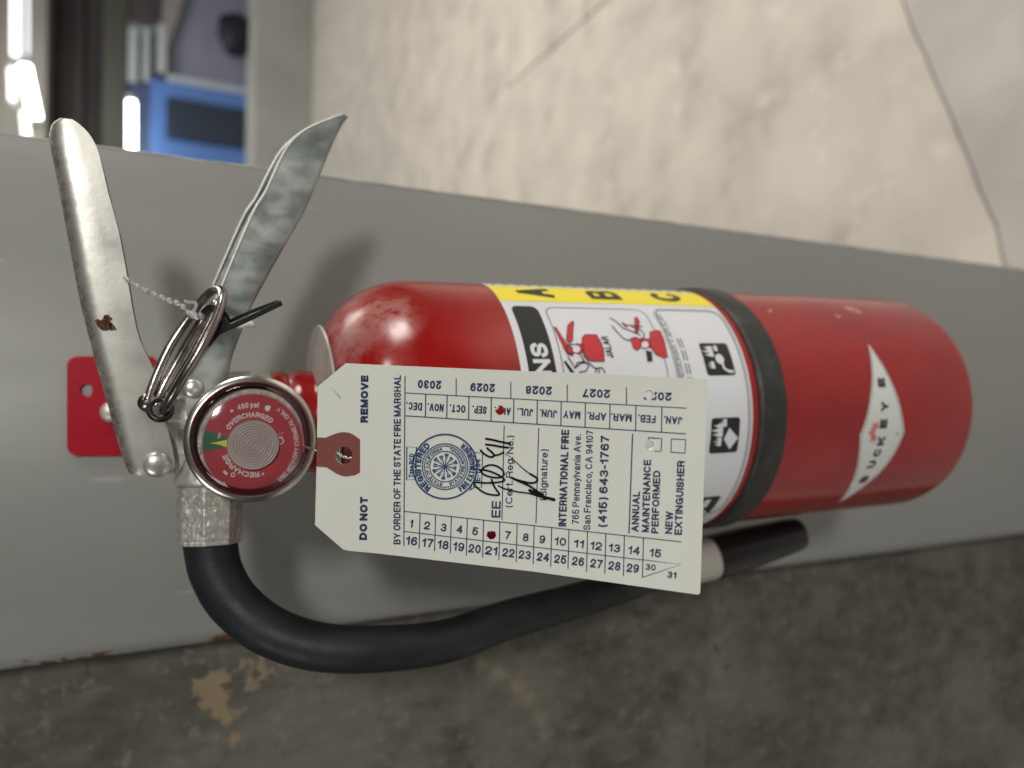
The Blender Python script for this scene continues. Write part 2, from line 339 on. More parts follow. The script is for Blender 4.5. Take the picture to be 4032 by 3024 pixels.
# a long diagonal joint close to the post, square joints further out
XJ, YJ = 1.15, 2.115
p_far = (1.15, .612); p_near = (-.62, -.04+.0)
concrete2 = M('floor_concrete_grey', (.50, .465, .445), .6, bump=.12, bscale=40, var2=(.39, .355, .345), vscale=5.5, lo=.34, hi=.70, detail=12, rvar=.1)
crack = []
for i in range(61):
    t = i/60; x = lerp(1.146, -2.0, t); y = lerp(.61, -.56, t)
    y += .018*noise.noise(Vector((x*4, 0, 3)))+.006*noise.noise(Vector((x*22, 0, 5))); crack.append((x, y))
def raw_slab(poly, mat):
    n = len(poly); v = [(x, y, 0) for x, y in poly]+[(x, y, -.011) for x, y in poly]
    return mesh('slab', v, [tuple(range(n)), tuple(range(n, 2*n))[::-1]]+[(i, i+n, (i+1) % n+n, (i+1) % n) for i in range(n)], mat, fl, smooth=False)
raw_slab([(x, y+.0024) for x, y in crack]+[(-2.0, YJ-.003), (XJ-.003, YJ-.003)], concrete)
raw_slab([(x, y-.0016) for x, y in crack][::-1]+[(XJ-.003, -2.997), (-2.0, -2.997)], concrete2)
slab([(XJ, -3), (4.2, -3), (4.2, 1.53), (XJ, 1.53)])
slab([(XJ, 1.53), (4.2, 1.53), (4.2, YJ), (XJ, YJ)])
for x0, x1 in ((-2, 4.2), (4.2, 8)):
    slab([(x0, YJ), (x1, YJ), (x1, 5.3), (x0, 5.3)]); slab([(x0, 5.3), (x1, 5.3), (x1, 9.5), (x0, 9.5)])
slab([(4.2, -3), (8, -3), (8, YJ), (4.2, YJ)])

# dark concrete wall on the left of the post
YW = .038
wallm = M('wall_concrete', (.115, .110, .090), .85, bump=1.0, bscale=260, var2=(.054, .052, .042), vscale=95, lo=.28, hi=.72, detail=12, stretch=(1, 1, .5))
overlay(wallm, (.17, .16, .13), lambda nt, co: mth(nt, 'MULTIPLY', nmask(nt, co, 9, .45, .62, 4), .55))
overlay(wallm, (.045, .043, .036), lambda nt, co: mth(nt, 'MULTIPLY', nmask(nt, co, 6.3, .52, .70, 5), .55))
overlay(wallm, (.20, .185, .155), lambda nt, co: mth(nt, 'MULTIPLY', nmask(nt, co, 120, .56, .72, 4), .7))
overlay(wallm, (.035, .03, .027), lambda nt, co: mth(nt, 'MULTIPLY', nmask(nt, co, 70, .60, .70, 5), .7))
def wp(x, y):
    q = at(x, y, YW-CAM.y); return tuple(q)
def sandy(nt, co):
    ms = [sph(nt, co, wp(800, 2670), .002, .016), sph(nt, co, wp(880, 2650), .002, .015), sph(nt, co, wp(1000, 2630), .002, .017), sph(nt, co, wp(1100, 2610), .001, .014),
          sph(nt, co, wp(850, 2750), .002, .015), sph(nt, co, wp(900, 2830), .002, .014), sph(nt, co, wp(935, 2900), .001, .011)]
    s = ms[0]
    for q in ms[1:]: s = mth(nt, 'MAXIMUM', s, q)
    n = nmask(nt, co, 120, .40, .62, 6)
    q = mth(nt, 'ADD', s, mth(nt, 'MULTIPLY', n, .9))
    r = nt.nodes.new('ShaderNodeMapRange'); r.inputs['From Min'].default_value = 1.0; r.inputs['From Max'].default_value = 1.3; nt.links.new(q, r.inputs[0]); return r.outputs[0]
overlay(wallm, (.24, .185, .115), sandy)
def streak(nt, co):
    s = None
    for x, y, r in ((1895, 2610, .008), (1960, 2650, .009), (2030, 2710, .011), (2080, 2760, .011), (2115, 2830, .009), (2150, 2900, .008)):
        q = sph(nt, co, wp(x, y), .001, r); s = q if s is None else mth(nt, 'MAXIMUM', s, q)
    return mth(nt, 'MULTIPLY', mth(nt, 'MULTIPLY', s, nmask(nt, co, 60, .3, .6, 4)), .6)
overlay(wallm, (.27, .22, .15), streak)
def wall_y(x, z):
    h = noise.fractal(Vector((x*9, 3.1, z*5)), 1, 2, 4)*.0022 + noise.fractal(Vector((x*60, 1.7, z*32)), 1, 2, 4)*.0012
    pit = noise.noise(Vector((x*38, 9, z*26)))
    if pit > .42: h += (pit-.42)*.02
    jz = at(2850, 2380, .43).z
    h += .005*math.exp(-((z-jz+.004*noise.noise(Vector((x*30, 0, 0))))/.003)**2)          # bed joint between two courses
    jx = -.128
    if x > jx: h += (x-jx)*.25
    return YW+h
v = []; f = []
xs = [-.128+.012 - .42*(i/170) for i in range(171)]; zs = [.20+1.25*(j/330) for j in range(331)]
for z in zs:
    for x in xs: v.append((x, wall_y(x, z), z))
nx = len(xs)
for j in range(len(zs)-1):
    for i in range(nx-1): f.append((j*nx+i, j*nx+i+1, (j+1)*nx+i+1, (j+1)*nx+i))
n0 = len(v)
vv, ff = box(-3.2, -.54, YW+.001, .30, 0, 2.75); v += vv; f += [tuple(i+n0 for i in q) for q in ff]
n0 = len(v); vv, ff = box(-.54, -.116, YW+.016, .30, 0, 2.75); v += vv; f += [tuple(i+n0 for i in q) for q in ff]
n0 = len(v); vv, ff = box(-.54, -.118, YW+.004, YW+.015, 1.45, 2.75); v += vv; f += [tuple(i+n0 for i in q) for q in ff]
wl = tag(mesh('concrete_wall', v, f, wallm), 'dark rough concrete wall with sandy patch beside the grey post', 'wall')

# painted post, front face at y = 0
xl = at(1600, 2442, .405).x; xr = at(1600, 734, .405).x
def chips(nt, co):
    s = None
    for x, y, r in ((330, 2600, .007), (270, 2612, .005), (400, 2590, .006), (200, 2625, .005), (100, 2637, .005), (880, 2522, .0065), (930, 2512, .004)):
        q = sph(nt, co, tuple(at(x, y-10, .410)), .002, r*1.5); s = q if s is None else mth(nt, 'MAXIMUM', s, q)
    n = nmask(nt, co, 240, .40, .60, 5, (1, 1, .35)); q = mth(nt, 'ADD', s, mth(nt, 'MULTIPLY', n, .8))
    r = nt.nodes.new('ShaderNodeMapRange'); r.inputs['From Min'].default_value = .95; r.inputs['From Max'].default_value = 1.08; nt.links.new(q, r.inputs[0]); return r.outputs[0]
overlay(paint, (.10, .038, .022), chips, .8)
overlay(paint, (.17, .16, .15), lambda nt, co: mth(nt, 'MULTIPLY', nmask(nt, co, 60, .66, .74, 3, (.6, 1, .25)), .35))
overlay(paint, (.42, .42, .40), lambda nt, co: mth(nt, 'MULTIPLY', nmask(nt, co, 150, .68, .74, 2, (1, 1, .1)), .35))
overlay(paint, (.20, .17, .165), lambda nt, co: mth(nt, 'MULTIPLY', nmask(nt, co, 7, .55, .85, 3), .25))
r1 = .009
prof = [(xr, .20), (xr, .0015), (xr-.0015, 0)]
prof += [(xl+r1, 0)]+[(xl+r1-r1*math.sin(a), r1-r1*math.cos(a)) for a in [math.pi/2*k/6 for k in range(1, 7)]]+[(xl, .034), (xl+.004, .036), (xl+.004, .20)]
v = []; f = []; NZ = 60
for j in range(NZ+1):
    z = 2.75*j/NZ
    for i, (x, y) in enumerate(prof):
        wob = .0006*noise.noise(Vector((z*9, i*.2, 0))) if 3 <= i < 10 else .0003*noise.noise(Vector((z*40, 5, 0)))*(i in (1, 2))
        v.append((x+wob, y, z))
k = len(prof)
for j in range(NZ):
    for i in range(k): f.append((j*k+i, j*k+(i+1) % k, (j+1)*k+(i+1) % k, (j+1)*k+i))
f += [tuple(range(k)), tuple(range(NZ*k, (NZ+1)*k))]
po = tag(mesh('post', v, f, paint, angle=50), 'wide grey painted post with chipped paint along its left edge', 'post')
ar = [Vector((xr-.0006+.0004*noise.noise(Vector((z*60, 0, 0))), .0006, z)) for z in [.2+1.9*k_/400 for k_ in range(401)]]
mesh('edge_glint', *tube(ar, lambda t: .0006+.0003*noise.noise(Vector((t*90, 2, 0))), 6), M('edge_glint_paint', (.50, .48, .45), .5, var=.4, vscale=60), po)  # pale strip: highlight on the corner put into colour, with some dust

# ---------------------------------------------------------------- far end of the hall (out of focus)
def hallbox(x0, x1, y0, y1, D, dep, mat, name, parent=None, bev=None):   # photo extents at distance D
    ym = (y0+y1)/2; z1 = at(x0, ym, D).z; z0 = at(x1, ym, D).z; xm = (x0+x1)/2
    a = at(xm, y1, D).x; b = at(xm, y0, D).x
    return mesh(name, *box(a, b, D+CAM.y, D+CAM.y+dep, z0, z1), mat, parent, smooth=False, bev=bev)
dark = M('hall_dark', (.34, .31, .32), .7, var2=(.22, .20, .21), vscale=1.2)
olive = M('hall_olive', (.075, .078, .062), .7)
kerbm = M('kerb_grey', (.42, .42, .39), .6, var2=(.33, .335, .315), vscale=1.5)
bluem = M('blue_paint', (.09, .19, .50), .45)
bluedark = M('blue_dark', (.045, .07, .16), .5)
panelm = M('panel_dark', (.022, .032, .055), .4)
lilac = M('lilac_panel', (.26, .27, .36), .5, var2=(.22, .23, .31), vscale=1)
whitef = M('white_frame', (.42, .45, .48), .5)
bagm = M('black_bag', (.008, .008, .022), .6)
hw = mesh('far_wall', *box(-8, 12, 8.6, 8.8, 0, 5.5), dark, smooth=False); tag(hw, 'dark far wall at the end of the hall', 'wall')
kb = hallbox(985, 1250, -700, 900, 7.0, .5, kerbm, 'low_wall', bev=.05); tag(kb, 'low grey wall at the far edge of the bright floor', 'low wall')
# blue booth standing on the low wall
bb = at(760, 560, 7.4)
booth = empty('blue_door', (bb.x, bb.y, 0), 'blue door with a dark window panel beyond the post', 'door')
hallbox(590, 1030, 345, 760, 7.4, .15, bluem, 'door_leaf', booth)
hallbox(655, 965, 405, 560, 7.34, .05, panelm, 'window_panel', booth)
hallbox(505, 600, 330, 760, 7.45, .15, bluedark, 'door_frame', booth)
bw = at(800, 170, 7.4)
wn = empty('window', (bw.x, bw.y, 0), 'white framed window with pale lilac pane right of the blue door', 'window')
hallbox(640, 1000, -330, 325, 7.55, .04, lilac, 'pane', wn)
hallbox(505, 620, 100, 326, 7.6, .05, M('frame_panel', (.22, .25, .29), .5), 'side_panel', wn)
hallbox(618, 655, 95, 345, 7.42, .12, whitef, 'frame', wn)
hallbox(618, 1000, 318, 350, 7.42, .12, whitef, 'frame', wn)
hallbox(505, 540, 110, 322, 7.45, .1, whitef, 'frame', wn); hallbox(562, 588, 110, 322, 7.45, .1, whitef, 'frame', wn)
v = [at(x, y, 7.45) for x, y in ((640, -40), (735, -40), (640, 260))]; v += [p+Vector((0, .04, 0)) for p in v]
mesh('brace', v, [(0, 1, 2), (5, 4, 3), (0, 3, 4, 1), (1, 4, 5, 2), (2, 5, 3, 0)], dark, wn, smooth=False)
v, f = [], []
bc = at(925, 130, 7.2)
bm = bmesh.new(); bmesh.ops.create_icosphere(bm, subdivisions=3, radius=1)
for q in bm.verts:
    c = q.co; s = 1+.22*noise.noise(c*1.6); c.x *= .21*s; c.y *= .12*s; c.z *= .15*s
me = bpy.data.meshes.new('hanging_bag'); bm.to_mesh(me); bm.free(); me.materials.append(bagm); me.shade_smooth()
bag = bpy.data.objects.new('hanging_bag', me); bag.location = bc; link(bag)
tag(bag, 'black bag hanging in front of the lilac window pane', 'bag')
cl = hallbox(405, 500, -500, 900, 7.7, .3, olive, 'beam'); tag(cl, 'olive grey beam above the blue door', 'beam')
cl = hallbox(300, 330, -500, 900, 8.2, .25, M('pipe_grey', (.11, .10, .10), .5), 'beam', bev=.08); tag(cl, 'thin grey beam across the dark far wall', 'beam')
# lit tubes
def tubelamp(x0, y0, x1, y1, wpx, D, col, power, label, group=None):
    em = bpy.data.materials.new('lit_tube'); em.use_nodes = True; n = em.node_tree; n.nodes.clear()
    e = n.nodes.new('ShaderNodeEmission'); e.inputs[0].default_value = (*col, 1); e.inputs[1].default_value = power
    o = n.nodes.new('ShaderNodeOutputMaterial'); n.links.new(e.outputs[0], o.inputs[0])
    a = at(x0, y0, D); b = at(x1, y1, D); r = wpx/2/FP*D; d = (b-a).normalized()
    t = empty('strip_lamp', (a+b)/2, label, 'lamp', group)
    mesh('lit_tube', *tube([a, b], r, 16), em, t)
    mesh('end_cap', *tube([a-d*.05, a-d*.003], r*1.15, 16), whitef, t); mesh('end_cap', *tube([b+d*.003, b+d*.05], r*1.15, 16), whitef, t)
    return t
tubelamp(517, 400, 517, 690, 26, 7.0, (.80, 1, .95), 14, 'cool white strip lamp just beside the blue door')
hb = at(80, 240, 7.9)
warm = M('lit_ceiling', (.50, .46, .43), .7)
cb = hallbox(-500, 185, -900, 900, 7.9, .3, warm, 'bulkhead'); tag(cb, 'pale ceiling bulkhead behind the cluster of strip lamps', 'bulkhead')
g = 'strip lamps under the pale bulkhead'
tubelamp(60, -60, 60, 225, 24, 7.2, (1, 1, .93), 3.0, 'warm strip lamp at the edge of the picture above the others', g)
tubelamp(108, -60, 108, 215, 8, 7.3, (.9, .93, 1), 2.0, 'thinnest bluish strip lamp of the cluster', g)
tubelamp(96, 262, 140, 470, 34, 7.1, (1, 1, .82), 16, 'brightest slanting strip lamp of the cluster', g)
tubelamp(45, 270, 50, 400, 20, 7.4, (1, 1, .92), 3, 'dim strip lamp left of the slanting one', g)
tubelamp(95, 440, 110, 600, 22, 7.5, (1, 1, .88), 3, 'dim strip lamp nearest the post edge', g)

# ================================================================ extinguisher
A1 = at(1600, 1645, .322); A2 = at(2900, 1600, .311)
AX = (A2-A1).normalized(); NF = Vector((0, -1, 0)); NF = (NF-AX*AX.dot(NF)).normalized(); EX = NF.cross(AX)
RB = .0635
def cylpx(x, y, rad=RB):               # photo pixel -> (arc length, height) on the bottle
    d = ray(x, y); o = CAM-A1; d2 = d-AX*AX.dot(d); o2 = o-AX*AX.dot(o)
    a = d2.dot(d2); b = 2*o2.dot(d2); c = o2.dot(o2)-rad*rad; disc = max(0, b*b-4*a*c)
    t = (-b-math.sqrt(disc))/2/a; q = o+d*t
    return rad*math.atan2(q.dot(EX), q.dot(NF)), q.dot(AX)
def cylpt(s, h, off=0.0):
    t = s/RB; r = RB+off; return A1+AX*h+EX*(r*math.sin(t))+NF*(r*math.cos(t))
HB = .3005
ext = empty('fire_extinguisher', A1+AX*HB, 'red fire extinguisher hanging on the grey post', 'fire extinguisher')
prof = [(-.062, .0205), (-.0600, .0222), (-.0555, .0226), (-.0530, .0212), (-.0505, .0226), (-.0470, .0228), (-.0445, .0222), (-.0425, .0226), (-.0415, .0250), (-.0405, .0285)]
for k in range(1, 15):
    a = math.pi/2*k/14; prof.append((-.0405+.0405*(1-math.cos(a))**.92, .0285+(RB-.0285)*math.sin(a)**.95))
prof += [(.02, RB), (.08, RB), (.15, RB), (.22, RB), (HB-.006, RB), (HB-.003, RB-.0006), (HB-.0008, RB-.0025), (HB, RB-.005), (HB, RB-.012), (HB-.006, RB-.016), (HB-.012, .02), (HB-.014, 0)]
bottle = mesh('bottle', *lathe(prof, A1, AX, NF, 128), red, ext, angle=50)
# scuffs on the paint
def scuffs(nt, co):
    s = None
    for x, y, r in ((3345, 1215, .0045), (3370, 1222, .004), (3300, 1245, .0025), (3030, 1222, .002)):
        ss, h = cylpx(x, y); q = sph(nt, co, tuple(cylpt(ss, h)), .0005, r); s = q if s is None else mth(nt, 'MAXIMUM', s, q)
    q = mth(nt, 'ADD', s, mth(nt, 'MULTIPLY', nmask(nt, co, 500, .4, .6, 4), .9))
    r = nt.nodes.new('ShaderNodeMapRange'); r.inputs['From Min'].default_value = 1.0; r.inputs['From Max'].default_value = 1.15; nt.links.new(q, r.inputs[0]); return r.outputs[0]
overlay(red, (.45, .33, .22), scuffs, .7)
# metal collar lying on the shoulder
mesh('collar', *lathe([(-.0425, .0230), (-.0415, .0300), (-.0392, .0435), (-.0385, .0440), (-.0380, .0435), (-.0408, .0300), (-.0414, .0230)], A1, (AX+EX*.03-NF*.03), NF, 64, cap=False), M('collar_alloy', (.50, .46, .41), .45, metal=.4, bump=.2, bscale=200, var2=(.40, .36, .32), vscale=90), ext, angle=40)
# rubber band
h0 = (cylpx(2992, 1640)[1]+cylpx(2800, 1185)[1])/2; h0 = .1515; h1 = .1675
mesh('rubber_band', *lathe([(h0, RB+.0001), (h0+.0005, RB+.0014), (h0+.0025, RB+.0021), (h1-.0025, RB+.0021), (h1-.0005, RB+.0014), (h1, RB+.0001)], A1, AX, NF, 128, cap=False), bandm, ext)

# ---- printing on curved surface
class Print:
    """flat print collected on a surface; mp(a, b, off) turns surface coordinates into a point"""
    def __init__(s, mp, off): s.b = MB(); s.mp = mp; s.off = off
    holes = ()
    def put(s, pts, f):
        if s.holes:
            g = []
            for q in f:
                x = sum(pts[i][0] for i in q)/len(q); y = sum(pts[i][1] for i in q)/len(q)
                if all((x-a)**2+(y-b)**2 > (r+1)**2 for a, b, r in s.holes): g.append(q)
            f = g
        s.b.add([s.mp(x, y, s.off) for x, y in pts], f); return s
    def poly(s, pts, cuts=0):
        v, f = subdiv2d(pts, [tuple(range(len(pts)))], cuts); s.b.add([s.mp(x, y, s.off) for x, y in v], f); return s
    def quad(s, a0, a1, b0, b1, na=1, nb=1):
        v = [s.mp(lerp(a0, a1, i/na), lerp(b0, b1, j/nb), s.off) for j in range(nb+1) for i in range(na+1)]
        s.b.add(v, [(j*(na+1)+i, j*(na+1)+i+1, (j+1)*(na+1)+i+1, (j+1)*(na+1)+i) for j in range(nb) for i in range(na)]); return s
    def line(s, P, w, closed=False, taper=None):
        n = len(P); L = []
        for i in range(n):
            a = P[(i-1) % n] if (closed or i) else P[0]; b = P[(i+1) % n] if (closed or i < n-1) else P[-1]
            dx, dy = b[0]-a[0], b[1]-a[1]; q = math.hypot(dx, dy) or 1; ww = (w(i/max(1, n-1)) if callable(w) else w)/2
            L += [(P[i][0]-dy/q*ww, P[i][1]+dx/q*ww), (P[i][0]+dy/q*ww, P[i][1]-dx/q*ww)]
        f = [(2*i, 2*i+1, (2*i+3) % (2*n), (2*i+2) % (2*n)) for i in range(n if closed else n-1)]
        s.b.add([s.mp(x, y, s.off) for x, y in L], f); return s
    def text(s, st, p0, p1, cap, bold=0.0, side=None):
        # baseline p0 -> p1, capitals rise by vector 'side' (default: left-hand normal on screen) times cap
        dx, dy = p1[0]-p0[0], p1[1]-p0[1]; q = math.hypot(dx, dy); ux, uy = side or (dy/q, -dx/q)
        v, f = text2d(st, bold, q/cap); return s.put([(p0[0]+dx*x+ux*cap*y, p0[1]+dy*x+uy*cap*y) for x, y in v], f)
    def arc(s, st, c, r0, r1, a0, a1, bold=0.0):
        v, f = text2d(st, bold, abs(math.radians(a1-a0))*(r0+r1)/2/abs(r1-r0)); w = []
        for x, y in v:
            a = math.radians(lerp(a0, a1, x)); r = lerp(r0, r1, y); w.append(s.mp(c[0]+r*math.cos(a), c[1]-r*math.sin(a), s.off))
        s.b.add(w, f); return s
    def disc(s, c, r0, r1, a0=0, a1=360, n=48):
        v = []; 
        for i in range(n+1):
            a = math.radians(lerp(a0, a1, i/n)); v += [s.mp(c[0]+r*math.cos(a), c[1]-r*math.sin(a), s.off) for r in (r0, r1)]
        s.b.add(v, [(2*i, 2*i+1, 2*i+3, 2*i+2) for i in range(n)]); return s
    def build(s, name, mat, parent, many=False):
        o = s.b.build(name, mat, parent, smooth=False)
        if many: o['kind'] = 'stuff'
        return o
def rrect(x0, x1, y0, y1, r, n=5):
    P = []
    for cx, cy, a in ((x1-r, y1-r, 0), (x0+r, y1-r, 90), (x0+r, y0+r, 180), (x1-r, y0+r, 270)):
        for k in range(n+1):
            t = math.radians(a+90*k/n); P.append((cx+r*math.cos(t), cy+r*math.sin(t)))
    return P
cm = lambda s, h, off: cylpt(s, h, off)
pxm = lambda x, y, off: cylpt(*cylpx(x, y), off)
HL0, HL1 = .0334, .1478
lb = Print(cm, .00012).quad(-.118, .118, HL0, HL1, 120, 12).build('label', labelw, ext)
lb.data.shade_smooth()
SY0, SY1 = .0607, .0805
Print(cm, .00024).quad(SY0, SY1, HL0+.0002, HL1-.0002, 24, 8).build('yellow_stripe', yellow, lb)
k = Print(cm, .00040)
cap = (0, -1)
for ch, (xa, xb), yy in (('A', (2044, 2177), 1162), ('B', (2329, 2448), 1178), ('C', (2595, 2703), 1195)):
    ha = cylpx(xa, yy)[1]; hb2 = cylpx(xb, yy)[1]
    k.text(ch, (SY0+.004, hb2), (SY1-.004, hb2), hb2-ha, .012, side=cap)
# black title bar
k2 = Print(cm, .00024); P = rrect(-.058, .0565, .0367, .0492, .004); N = 60
k2.quad(-.054, .0525, .0367, .0492, 60, 2); k2.quad(.0525, .0565, .0397, .0462, 4, 2); k2.quad(-.058, -.054, .0397, .0462, 4, 2)
for sx, cx in ((1, .0525), (-1, -.054)):
    for sy, cy in ((-1, .0397), (1, .0462)):
        k2.poly([(cx, cy)]+[(cx+sx*.004*math.cos(t), cy+sy*(.003 if sy else .003)*math.sin(t)) for t in [math.pi/2*q/5 for q in range(6)]])
def cpx(x, y): return cylpx(x, y)
# white title letters
sN = cylpx(2120, 1352)[0]
wt = Print(cm, .00040).text('INSTRUCTIONS', (sN-.083, .0470), (sN, .0470), .0078, .016, side=cap)
# panel outlines
def outline(pr, s0, s1, ha, hb, r, w=.0005):
    P = rrect(s0, s1, ha, hb, r, 6); Q = []
    for i in range(len(P)):
        a, b = P[i], P[(i+1) % len(P)]; n = max(1, int(math.hypot(b[0]-a[0], b[1]-a[1])/.003))
        Q += [(lerp(a[0], b[0], t/n), lerp(a[1], b[1], t/n)) for t in range(n)]
    pr.line(Q, w, closed=True)
gk = Print(cm, .00030)
outline(gk, -.056, .0560, .0525, .1035, .005); outline(gk, -.056, .0560, .1090, .1455, .005); outline(gk, -.057, .0570, .1080, .1465, .006, .0003)
# captions
a = cpx(2416, 1410); b2 = cpx(2398, 1326); k.text('JALAR', (a[0], a[1]), (b2[0], a[1]), .0034, .0, side=cap)
a = cpx(2693, 1484); b2 = cpx(2596, 1240); k.text('PRESIONAR Y APLICAR', (a[0]-.004, a[1]), (b2[0], a[1]), .0026, -.012, side=cap)
for q, hh in enumerate((.1135, .1152)):
    for j in range(9): gk.quad(-.02+j*.0065, -.02+j*.0065+.0052, hh, hh+.0007, 3, 1)
# small print beyond the yellow stripe
for q in range(18):
    hh = HL0+.004+q*.0061
    for j in range(5):
        s0 = SY1+.002+j*.0052; gk.quad(s0, s0+.0045*random.uniform(.6, 1), hh, hh+.0016, 2, 1)
# pictograms: drawn extinguishers and hands
C1 = lambda pts: [cylpx(1800+x/1.8433, 1050+y/1.8433) for x, y in pts]
rp = Print(cm, .00034); bp = Print(cm, .00046); wp2 = Print(cm, .00052)
def ext_icon(body, parts):
    for p in [body]+parts:
        c = C1(p); rp.poly(c, 1); bp.line(c, .00035, closed=True)
ext_icon([(905, 520), (925, 497), (1010, 497), (1035, 540), (1060, 600), (1066, 690), (960, 688), (930, 650), (912, 620), (900, 590)],
         [[(697, 440), (715, 445), (790, 560), (845, 600), (835, 650), (800, 640), (775, 600)], [(835, 398), (845, 405), (838, 470), (835, 540), (810, 560), (790, 540), (800, 430)], [(860, 560), (915, 570), (920, 625), (870, 640)]])
bp.line(C1([(830+38*math.cos(t), 600+34*math.sin(t)) for t in [k_*math.pi/8 for k_ in range(16)]]), .0005, closed=True)
wp2.poly(C1([(862+28*math.cos(t), 602+26*math.sin(t)) for t in [k_*math.pi/6 for k_ in range(12)]]))
bp.text('4', cpx(2262, 1383), cpx(2262, 1370), .002, .02, side=cap)
ext_icon([(1395, 480), (1440, 465), (1470, 470), (1500, 540), (1525, 660), (1490, 662), (1440, 640), (1410, 600), (1395, 560)],
         [[(1285, 375), (1305, 370), (1320, 400), (1312, 480), (1290, 490)], [(1255, 525), (1290, 515), (1330, 530), (1330, 590), (1300, 612), (1275, 590)], [(1330, 520), (1395, 530), (1400, 590), (1345, 600)]])
wp2.poly(C1([(1360+26*math.cos(t), 570+24*math.sin(t)) for t in [k_*math.pi/6 for k_ in range(12)]]))
bp.poly(C1([(1365, 610), (1410, 620), (1415, 690), (1378, 692)]))
for P in ([(1105, 375), (1150, 400), (1200, 450), (1260, 470), (1330, 500)], [(1120, 430), (1160, 480), (1210, 530), (1260, 540)], [(1190, 410), (1230, 430), (1290, 430), (1345, 440)], [(1260, 440), (1320, 455), (1355, 490), (1350, 520)],
          [(800, 655), (830, 700), (850, 740), (900, 700), (950, 700), (1000, 740), (1050, 735), (1072, 775)], [(850, 740), (870, 700), (920, 690), (955, 720), (930, 760), (880, 770)], [(890, 640), (915, 680), (930, 700)], [(910, 640), (950, 690)], [(1010, 740), (1000, 770)], [(1030, 745), (1025, 775)]):
    bp.line([(p[0], p[1]) for p in C1(P)], .00055)
bp.poly(C1([(770, 690), (785, 685), (850, 770), (820, 770)]))
rp.poly(C1([(1195, 405), (1235, 430), (1230, 450), (1200, 425)]))
# black class squares with white drawings
sq = []
for (x0, y0, x1, y1) in ((2744, 1343, 2901, 1490), (2782, 1633, 2918, 1793), (2790, 1910, 2900, 2040)):
    a = cpx((x0+x1)/2, y0); b2 = cpx((x0+x1)/2, y1); c0 = cpx(x0, (y0+y1)/2)[1]; c1 = cpx(x1, (y0+y1)/2)[1]
    sq.append((a[0], b2[0], c0, c1))
sz = .0165; h00 = .1235
for i, (sa, sb, c0, c1) in enumerate(sq):
    sc = (sa+sb)/2; s0, s1 = sc-sz/2, sc+sz/2; hA = .1245; hB = .1405
    P = rrect(s0, s1, hA, hB, .0015, 3); k2.poly(P, 1)
    q = lambda u, w: (s0+(s1-s0)*u, hA+(hB-hA)*w)
    def flame(cx, cy, sc2=1):
        for ox, tip in ((-.10, -.20), (0, -.27), (.10, -.17)):
            wp2.poly([q(cx+(ox+dx)*sc2, cy+dy*sc2) for dx, dy in ((-.045, .10), (-.055, .0), (-.02, tip*.6), (.02, tip), (.015, tip*.5), (.055, -.01), (.04, .10))])
    if i == 0:
        flame(.72, .28, 1.1); wp2.poly([q(.2+.16*math.cos(t)+.28, .55+.15*math.sin(t)) for t in [z_*math.pi/6 for z_ in range(12)]])
        flame(.30, .25, .7); wp2.line([q(.45, .6), q(.2, .62), q(.12, .75), q(.1, .93)], .0013); flame(.82, .52, .6)
        bp.line([q(.66, .28), q(.80, .33)], .0005)
    elif i == 1:
        wp2.poly([q(*t) for t in ((.40, .45), (.72, .62), (.42, .95), (.10, .70))]); flame(.66, .28, 1.2); flame(.34, .30, .8); bp.line([q(.45, .55), q(.62, .66)], .0004); flame(.86, .45, .7)
    else:
        wp2.poly([q(*t) for t in ((.15, .2), (.6, .2), (.6, .35), (.3, .35), (.3, .8), (.15, .8))]); flame(.72, .55, 1.2)
        wp2.line([q(.1, .95), q(.9, .1)], .0008)
k.b.add(k2.b.v, k2.b.f)
k.build('black_print', blackink, lb, True); gk.build('grey_print', greyink, lb, True); wt.b.add(wp2.b.v, wp2.b.f); wt.build('white_print', labelw, lb, True); rp.build('red_print', labelred, lb, True); bp.build('line_drawing', blackink, lb, True)
# emblem
C2 = lambda pts: [cylpx(2600+x/1.5447, 1050+y/1.5447) for x, y in pts]
E_ = C2([(1262, 470), (1318, 548), (1370, 632), (1410, 715), (1443, 800), (1468, 900), (1482, 1005), (1445, 1095), (1390, 1185), (1325, 1262), (1250, 1325), (1170, 1385), (1080, 1435), (1130, 1370), (1170, 1290), (1195, 1210), (1208, 1120), (1212, 1022), (1240, 950), (1260, 880), (1275, 790), (1284, 700), (1283, 620), (1276, 545)])
cxs = sum(p[0] for p in E_)/len(E_); chs = sum(p[1] for p in E_)/len(E_)
em = Print(cm, .00020).poly(E_, 2).build('emblem', emblemw, ext)
Print(cm, .00036).line([(lerp(p[0], cxs, .05), lerp(p[1], chs, .07)) for p in E_], .0004, closed=True).build('outline', greyink, em)
ek = Print(cm, .00038)
pos = [(1240, 1290), (1287, 1200), (1320, 1130), (1343, 1060), (1358, 955), (1365, 850), (1345, 705)]
for ch, (x, y) in zip('BUCKEYE', pos):
    s_, h_ = C2([(x, y)])[0]; ek.text(ch, (s_-.0024, h_+.0020), (s_+.0024, h_+.0023), .0050, .03, side=cap)
s_, h_ = C2([(1437, 1015)])[0]; ek.text('R', (s_-.0006, h_+.0008), (s_+.0006, h_+.0008), .0016, 0, side=cap)
ek.build('letters', blackink, em, True)
ep = Print(cm, .00038); c_ = C2([(1318, 1005)])[0]
for a in range(-75, 76, 25):
    t = math.radians(a); dx, dh = math.sin(t), -math.cos(t); L = .0062 if a % 50 else .0072
    ep.poly([(c_[0]+dx*.0012-dh*.0002, c_[1]+dh*.0012+dx*.0002), (c_[0]+dx*L*.6-dh*.0008, c_[1]+dh*L*.6+dx*.0008), (c_[0]+dx*L, c_[1]+dh*L), (c_[0]+dx*L*.6+dh*.0008, c_[1]+dh*L*.6-dx*.0008)])
